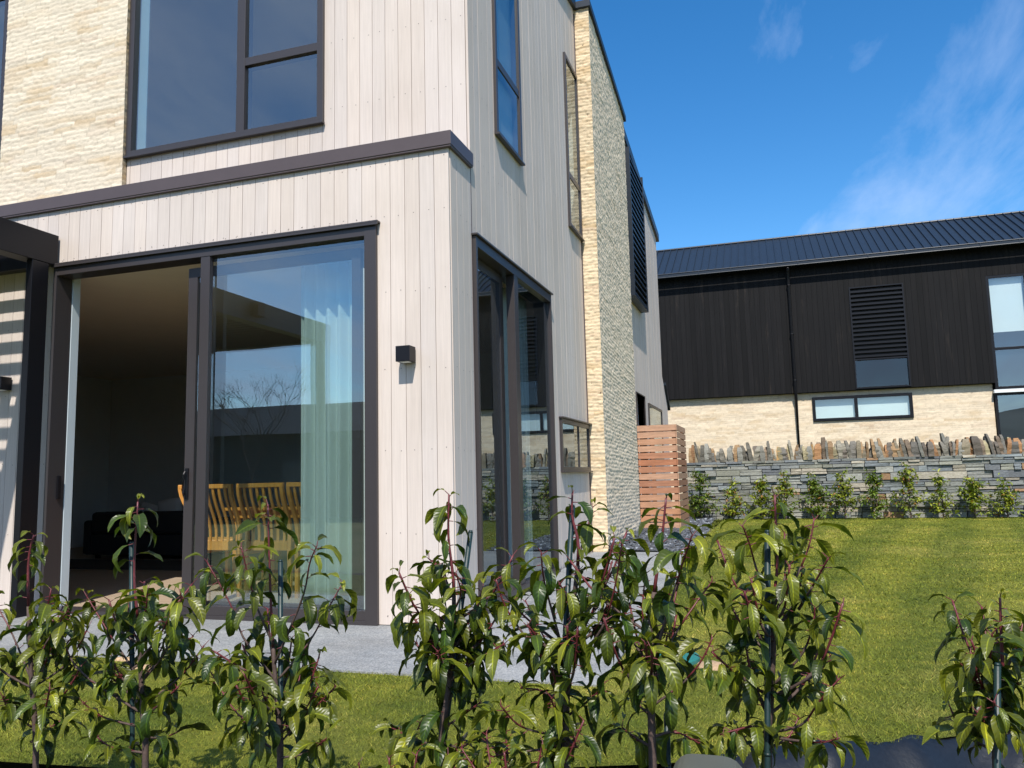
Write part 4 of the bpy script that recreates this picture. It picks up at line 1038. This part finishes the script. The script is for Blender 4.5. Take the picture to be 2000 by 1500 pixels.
YS = -3.25
laurel('laurel shrub at the left edge of the picture, in front of the black pergola post', YS, [(70, 1500), (60, 1300), (55, 1110), (66, 1045)],
       [[(62, 1330), (20, 1230), (-15, 1170)], [(60, 1380), (90, 1290), (115, 1230)], [(62, 1420), (20, 1390), (5, 1360)], [(65, 1300), (100, 1240), (135, 1190)], [(60, 1450), (100, 1420), (130, 1400)]], 13, 101, light=0.10, leafiness=0.97)
laurel('laurel shrub with a tall bare red top shoot, in front of the open doorway', YS, [(284, 1500), (278, 1380), (271, 1230), (262, 1120), (269, 980)],
       [[(272, 1390), (155, 1310), (120, 1240), (90, 1192)], [(262, 1310), (215, 1240), (168, 1162)], [(270, 1340), (325, 1270), (352, 1190), (352, 1155)], [(274, 1330), (320, 1280), (378, 1243)],
        [(268, 1300), (230, 1320), (214, 1292)], [(276, 1440), (320, 1440), (356, 1425)], [(275, 1420), (200, 1400), (160, 1370)], [(268, 1250), (285, 1190), (287, 1150)], [(280, 1470), (220, 1460), (190, 1440)]], 17, 102, light=0.04, leafiness=0.97, sz=1.06)
laurel('wide laurel shrub before the dining chairs and the curtain', YS, [(547, 1500), (545, 1420), (535, 1290), (528, 1155), (523, 985)],
       [[(540, 1330), (478, 1250), (450, 1180), (404, 1097)], [(535, 1260), (500, 1180), (471, 1068)], [(535, 1300), (590, 1170), (605, 1100), (619, 1066)], [(545, 1325), (600, 1260), (640, 1190), (669, 1139)],
        [(548, 1450), (583, 1408), (622, 1340)], [(545, 1400), (520, 1370), (509, 1342)], [(545, 1420), (470, 1400), (410, 1310)], [(548, 1470), (500, 1440), (470, 1400)], [(548, 1480), (600, 1470), (640, 1440)]], 16, 103, light=0.08, sz=1.05, leafiness=0.97)
laurel('dense upright laurel shrub in front of the corner of the house', YS, [(860, 1500), (873, 1367), (884, 1260), (886, 1143), (876, 1050), (877, 966)],
       [[(882, 1250), (875, 1219), (840, 1195), (806, 1183)], [(882, 1200), (900, 1160), (890, 1120)], [(878, 1150), (860, 1110), (838, 1092)], [(882, 1290), (850, 1260), (829, 1245)], [(880, 1330), (930, 1290), (986, 1257)],
        [(870, 1400), (830, 1400), (806, 1450)], [(868, 1420), (900, 1400), (940, 1370)], [(862, 1460), (800, 1440), (765, 1420)], [(884, 1270), (920, 1220), (935, 1175)], [(864, 1450), (900, 1460), (930, 1440)]], 20, 104, leafiness=1.1, light=0.10)
laurel('tall laurel shrub with a long red leader, in front of the side sliding door', YS, [(1105, 1500), (1107, 1367), (1111, 1253), (1130, 1082), (1118, 1010), (1118, 963)],
       [[(1108, 1300), (1081, 1204), (1062, 1130), (1057, 1078)], [(1100, 1340), (1016, 1230), (985, 1180), (969, 1132)], [(1104, 1320), (1060, 1240), (1026, 1173)], [(1112, 1300), (1172, 1234), (1200, 1150), (1214, 1063)],
        [(1105, 1380), (1060, 1350), (1016, 1344)], [(1105, 1420), (1085, 1390), (1077, 1363)], [(1108, 1440), (1125, 1460), (1120, 1440)], [(1104, 1440), (1020, 1420), (978, 1378)], [(1104, 1460), (1000, 1470), (963, 1478)],
        [(1130, 1085), (1145, 1040), (1158, 990)], [(1110, 1260), (1150, 1210), (1180, 1120)], [(1106, 1400), (1160, 1360), (1180, 1330)]], 18, 105, light=0.08, leafiness=0.72)
laurel('laurel shrub before the timber slat screen and the path', YS-0.05, [(1275, 1500), (1272, 1380), (1268, 1253), (1280, 1140), (1292, 1060), (1301, 973)],
       [[(1276, 1290), (1312, 1170), (1333, 1101), (1352, 1044)], [(1278, 1330), (1312, 1250), (1360, 1177), (1391, 1135)], [(1275, 1378), (1326, 1340), (1367, 1295), (1392, 1245)], [(1268, 1280), (1255, 1200), (1261, 1120)],
        [(1274, 1400), (1250, 1380), (1237, 1363)], [(1274, 1440), (1320, 1430), (1376, 1458)], [(1270, 1300), (1230, 1240), (1216, 1170)], [(1274, 1460), (1240, 1440), (1215, 1420)]], 13, 106, light=0.10, leafiness=0.80)
laurel('many stemmed laurel shrub standing before the middle of the lawn', YS+0.05, [(1500, 1500), (1504, 1386), (1511, 1240), (1508, 1190), (1518, 1101), (1513, 966)],
       [[(1508, 1195), (1480, 1120), (1464, 1063), (1450, 1026)], [(1509, 1190), (1530, 1140), (1534, 1100), (1532, 1040)], [(1510, 1200), (1553, 1131), (1580, 1067), (1590, 1012)], [(1560, 1190), (1590, 1140), (1618, 1090)],
        [(1508, 1340), (1565, 1280), (1588, 1220), (1591, 1185)], [(1505, 1430), (1565, 1416), (1600, 1370), (1640, 1325)], [(1500, 1400), (1470, 1330), (1458, 1272)], [(1505, 1440), (1590, 1450), (1637, 1443)],
        [(1500, 1420), (1460, 1420), (1406, 1435)], [(1503, 1380), (1450, 1340), (1430, 1290)], [(1506, 1360), (1590, 1320), (1622, 1280)], [(1503, 1450), (1470, 1460), (1440, 1420)], [(1504, 1460), (1540, 1440), (1560, 1400)]], 17, 107, light=0.13, leafiness=0.82)
laurel('smaller laurel shrub at the right edge of the picture', YS+0.15, [(1950, 1560), (1948, 1410), (1958, 1333), (1955, 1230), (1953, 1168)],
       [[(1950, 1420), (1937, 1350), (1905, 1330), (1884, 1303)], [(1950, 1400), (1935, 1300), (1938, 1238)], [(1950, 1470), (1883, 1433), (1854, 1377)], [(1952, 1380), (1990, 1330), (2010, 1280)], [(1952, 1440), (1985, 1420), (2005, 1390)], [(1950, 1350), (1985, 1260), (2000, 1210)]], 13, 108, light=0.16, sz=0.98, leafiness=0.95)
laurel('low leafy laurel shoots at the bottom between the two middle shrubs', YS-0.12, [(1000, 1640), (995, 1560), (985, 1470)],
       [[(995, 1600), (940, 1520), (900, 1460)], [(995, 1610), (1040, 1530), (1060, 1450)], [(995, 1590), (960, 1500), (950, 1430)]], 10, 109, light=0.05)
laurel('low leafy laurel shoots at the bottom left of the house corner shrub', YS-0.12, [(770, 1680), (765, 1600), (760, 1480)],
       [[(765, 1640), (720, 1560), (700, 1490)], [(765, 1640), (800, 1540), (815, 1470)]], 9, 110, light=0.05)

for a, b_, lab in (((257, 1062), (258, 1300), 'green stake beside the bare red shoot at the open doorway'), ((548, 1097), (548, 1340), 'green stake in the wide shrub before the dining chairs'),
               ((919, 1040), (895, 1230), 'leaning dark green stake in front of the house corner'), ((1118, 990), (1103, 1261), 'tall green stake beside the long red leader'),
               ((1302, 1396), (1304, 1470), 'short green stake at the foot of the shrub by the screen'), ((1499, 1040), (1499, 1299), 'dark stake rising in the shrub before the middle of the lawn'),
               ((1948, 1300), (1948, 1393), 'green stake in the small shrub at the right edge')):
    stake(a, b_, YS+0.02, lab)

# hedge plants along the stone wall
hp = [(1366, 930, 1.25, 1), (1428, 945, .9, 0), (1484, 940, 1.0, 0), (1530, 925, .8, 0), (1592, 930, 1.05, 1), (1645, 925, 1.0, 0), (1706, 932, 1.0, 1), (1772, 918, 1.0, 0), (1836, 938, .75, 0), (1898, 940, 1.1, 0), (1962, 945, .8, 0), (2040, 935, 1.0, 0), (2110, 930, 1.0, 0), (2180, 940, 0.9, 1)]
words = ['bushy dark green hedge plant beside the timber screen', 'second young hedge plant from the screen, thin and reddish at its foot', 'third young hedge plant from the screen, in front of the wall', 'fourth young hedge plant from the screen, sparse and upright',
         'fifth young hedge plant from the screen, dark and full', 'sixth young hedge plant from the screen, airy with a tall top', 'seventh young hedge plant from the screen, straight and narrow', 'eighth young hedge plant from the screen, with an orange tinted top shoot',
         'ninth young hedge plant from the screen, the thinnest of the row', 'tenth young hedge plant from the screen, broad and yellowish', 'eleventh young hedge plant from the screen, pale yellow green', 'hedge plant against the wall just outside the right edge', 'hedge plant against the wall further right', 'hedge plant against the wall furthest right']
for i, (px, py, wd, dk) in enumerate(hp):
    rg = np.random.RandomState(300+i)
    yy = YW-0.45+rg.uniform(-0.08, 0.08); top = hit(px, py, 'Y', yy); bx_ = top[0]; ht = top[2]-0.1
    root = thing('hedge_plant', words[i], 'hedge plant', (float(bx_), float(yy), 0.08), 'young hedge plants along the stone wall')
    wood = MB(); B = []
    wood.tube([(bx_, yy, 0.05), (bx_+rg.uniform(-.03, .03), yy, 0.1+ht*0.5), (bx_, yy, 0.1+ht*0.97)], [0.012, 0.009, 0.004], 6)
    for k in range(int(40*wd)):
        z = 0.12+ht*rg.beta(1.1, 1.4); az = rg.uniform(0, 6.28); L_ = (0.12+0.22*(1-(z-0.1)/ht))*wd*rg.uniform(0.5, 1.2)
        e = (bx_+math.cos(az)*L_, yy+math.sin(az)*L_*0.8, z+rg.uniform(0.03, 0.16))
        wood.tube([(bx_, yy, z), e], [0.005, 0.003], 4, cap=False)
        for q in range(rg.randint(9, 17)):
            t = rg.uniform(0.25, 1.08); B.append((bx_+(e[0]-bx_)*t+rg.normal(0, .02), yy+(e[1]-yy)*t+rg.normal(0, .02), z+(e[2]-z)*t+rg.normal(0, .025)))
    for q in range(22): B.append((bx_+rg.normal(0, .02), yy+rg.normal(0, .02), 0.1+ht*rg.uniform(0.6, 1.02)))
    B = np.array(B); n = len(B); g_ = rg.rand(n, 1); yel = np.clip(rg.beta(1.5, 2.2, (n, 1))*(0.55 if dk else 1.15), 0, 1)
    T = (np.array([0.035, 0.085, 0.012])*(1-yel)+np.array([0.27, 0.28, 0.030])*yel)*(0.8+0.7*g_)
    red_ = (rg.rand(n) < (0.10 if i in (1, 7) else 0.03)); T[red_] = (0.26, 0.12, 0.03)
    wood.build('stem', 'bark', root)
    leaves_mesh('foliage', 'leaf_small', root, B, rg.uniform(0, 6.28, n), R(25)+rg.normal(0, .4, n), R(70)+rg.normal(0, .4, n), rg.uniform(0.07, 0.11, n), rg.uniform(0.026, 0.04, n), T, nseg=3, seed=i)

# ================================================================== SMALL THINGS IN THE GARDEN
mb = MB(); n = 36; cx_, cy_ = 1.595, -0.62
prof_ = [(0.0, 0.022), (0.085, 0.022), (0.09, 0.026), (0.10, 0.026), (0.105, 0.022), (0.125, 0.02), (0.13, 0.012), (0.132, -0.03)]
vs = [(cx_+r*math.cos(6.2832*k/n), cy_+r*1.25*math.sin(6.2832*k/n), z) for r, z in prof_ for k in range(n)]
mb.mesh(vs, [(i*n+k, (i+1)*n+k, (i+1)*n+(k+1) % n, i*n+(k+1) % n) for i in range(len(prof_)-1) for k in range(n)])
mb.box(cx_-0.05, cx_+0.05, cy_-0.006, cy_+0.006, 0.023, 0.031)
tag(mb.build('valve_cover', 'teal', smooth=False), 'round teal plastic cover set in the lawn beside the path', 'lid')
def soil_patch(cx_, cy_, rx, ry, lab, z=0.0):
    mb = MB(); n = 26; pts = []
    rp = random.Random(int(cx_*100))
    ring = [(cx_+rx*math.cos(6.2832*k/n)*(1+rp.uniform(-.25, .2)), cy_+ry*math.sin(6.2832*k/n)*(1+rp.uniform(-.25, .2)), z-0.02) for k in range(n)]
    ring2 = [(cx_+(a-cx_)*0.7, cy_+(b-cy_)*0.7, z+0.004) for a, b, c in ring]
    vs = ring+ring2+[(cx_, cy_, z+0.012)]
    mb.mesh(vs, [(k, (k+1) % n, n+(k+1) % n, n+k) for k in range(n)]+[(n+k, n+(k+1) % n, 2*n) for k in range(n)])
    tag(mb.build('bare_soil', 'sand', smooth=True), lab, 'soil', kind='stuff')
soil_patch(1.80, -0.72, 0.10, 0.12, 'small patch of bare sandy soil beside the teal cover')
soil_patch(-1.66, -1.30, 0.13, 0.05, 'small patch of bare sandy soil at the edge of the paving')
soil_patch(-1.37, -1.44, 0.10, 0.05, 'tiny patch of bare sandy soil at the edge of the paving nearer the corner')

# black weed cloth hanging over the lawn edge on the right
V = []; nx, ny = 110, 22
for i in range(nx+1):
    x = 1.85+3.2*i/nx
    for j in range(ny+1):
        t = j/ny; y = float(edge_y(x))+0.03-t*0.72
        prof_z = np.interp(t, [0, 0.06, 0.16, 0.45, 1.0], [-0.03, -0.02, -0.09, -0.26, -0.36])
        w = 0.09*(float(vnoise(np.array(x*3.1+t*1.5), np.array(t*2.2), 61))-0.5)*2+0.05*(float(vnoise(np.array(x*9+t*3), np.array(t*6), 62))-0.5)*2
        fold = 0.07*abs(math.sin(x*3.3+t*2.6))**4+0.03*abs(math.sin(x*9.1-t*3.0))**6
        V.append((x, y+w*0.4, float(prof_z)+(w+fold)*min(1, t*5)))
I = np.arange((nx+1)*(ny+1)).reshape(nx+1, ny+1)
F = np.stack([I[:-1, :-1], I[:-1, 1:], I[1:, 1:], I[1:, :-1]], -1).reshape(-1, 4)
o = np_mesh('weed_cloth', 'cloth', V, F, (1, 1, 1)); tag(o, 'black woven weed cloth draped over the front edge of the lawn at the right', 'weed cloth')
so = o.modifiers.new('thickness', 'SOLIDIFY'); so.thickness = 0.002

# olive plastic box whose rounded lid pokes up at the bottom edge
bt = hit(1372, 1524, 'Y', -4.25)
ub = thing('utility_box', 'olive grey rounded plastic box whose lid pokes up at the bottom edge', 'utility box', (float(bt[0]), -4.25, -0.45))
mb = MB(); mb.box(bt[0]-0.045, bt[0]+0.045, -4.28, -4.16, -0.45, bt[2]-0.04); mb.build('box_body', 'olive', ub, bevel=0.02)
mb = MB(); n = 14
vs = []
for s in range(2):
    y = -4.29 if s == 0 else -4.15
    for k in range(n+1):
        u = -1+2*k/n; vs.append((bt[0]+u*0.052, y, bt[2]-0.030+0.030*(1-abs(u)**5)))
    vs += [(bt[0]+0.052, y, bt[2]-0.05), (bt[0]-0.052, y, bt[2]-0.05)]
m_ = n+3
mb.mesh(vs, [(k, k+1, m_+k+1, m_+k) for k in range(m_-1)]+[(m_-1, 0, m_, 2*m_-1), tuple(range(m_-1, -1, -1)), tuple(range(m_, 2*m_))])
mb.build('lid', 'olive', ub, bevel=0.006)

# ================================================================== WHAT STANDS BEHIND THE VIEWER (seen in the glass)
def mir(px, py, D):   # where a reflected mark really stands
    p = hit(px, py, 'Y', D); return (float(p[0]), -D, float(p[2]))
hb = thing('gabled_house', 'dark gabled house across the street, seen only as a reflection in the front glass', 'house', (-12, -26, -0.5))
a = mir(380, 795, 26); b_ = mir(760, 830, 26)
ez = mir(600, 840, 24)[2]
xl, xr = -30.0, -2.0; ridge = mir(480, 797, 28)[2]
mb = MB(); mb.box(xl, xr, -32, -24.4, -0.55, ez); mb.build('wall', 'membrane', hb)
mb = MB()
mb.mesh([(xl-0.5, -24.0, ez-0.1), (xr+0.5, -24.0, ez-0.1), (xr-3, -28, ridge), (xl+3, -28, ridge), (xr+0.5, -32.4, ez-0.1), (xl-0.5, -32.4, ez-0.1)], [(0, 1, 2, 3), (1, 4, 2), (4, 5, 3, 2), (5, 0, 3)]); mb.build('roof', 'old_roof', hb)
for xx in (-24, -18, -12, -6):
    mb = MB(); mb.box(xx, xx+1.6, -24.38, -24.3, 0.6, 1.9); w_ = mb.build('window', 'frame', hb)
# bare tree
tr = thing('bare_tree', 'small leafless tree across the street, seen only as a reflection in the front glass', 'tree', mir(490, 1000, 11)[:2]+(-0.55,))
mb = MB(); rt = random.Random(77); base = Vector(mir(488, 860, 11)); base.z = -0.55; topz = mir(500, 700, 11)[2]
def grow(p, d, L_, r, lev, mb):
    e = p+d*L_; mid = p+d*L_*0.5+Vector((rt.uniform(-1, 1), rt.uniform(-1, 1), 0))*L_*0.05
    mb.tube([p, mid, e], [r, r*0.85, r*0.68], 5 if lev > 1 else 7, cap=False)
    if lev >= 5: return
    for k in range(rt.choice([2, 3, 3])):
        a = Vector((rt.uniform(-1, 1), rt.uniform(-1, 1), rt.uniform(-0.1, 0.6))).normalized()
        grow(p+d*L_*rt.uniform(0.65, 1.0), (d*0.75+a*0.62).normalized(), L_*rt.uniform(0.62, 0.8), r*0.6, lev+1, mb)
hgt_ = topz+0.55
tm = MB(); tm.tube([base, base+Vector((0.03, 0, hgt_*0.4))], [0.05, 0.04], 8); tm.build('trunk', 'bark', tr)
p = base+Vector((0.03, 0, hgt_*0.39))
for k in range(4): grow(p, Vector((rt.uniform(-.45, .45), rt.uniform(-.3, .3), 1)).normalized(), hgt_*0.24, 0.026, 1, mb)
mb.build('crown', 'bark', tr)
# far hills
def ridge_mesh(name, D, side, seed, hmax, x0=-900, x1=900):
    V = []; n = 160
    xs = np.linspace(x0, x1, n)
    hz = hmax*(0.45+0.55*vnoise(xs/190, xs*0+3.3, seed))+hmax*0.22*vnoise(xs/45, xs*0+1.3, seed+1)
    for x, h in zip(xs, hz):
        y = side*D
        V += [(x, y, -2), (x, y+side*120, h*0.55), (x, y+side*260, h), (x, y+side*600, -2)]
    I = np.arange(n*4).reshape(n, 4); F = np.stack([I[:-1, :-1], I[1:, :-1], I[1:, 1:], I[:-1, 1:]], -1).reshape(-1, 4)
    return tag(np_mesh(name, 'hill', V, F, (1, 1, 1)), kind='structure')
ridge_mesh('hills', 500, -1, 5, 70)
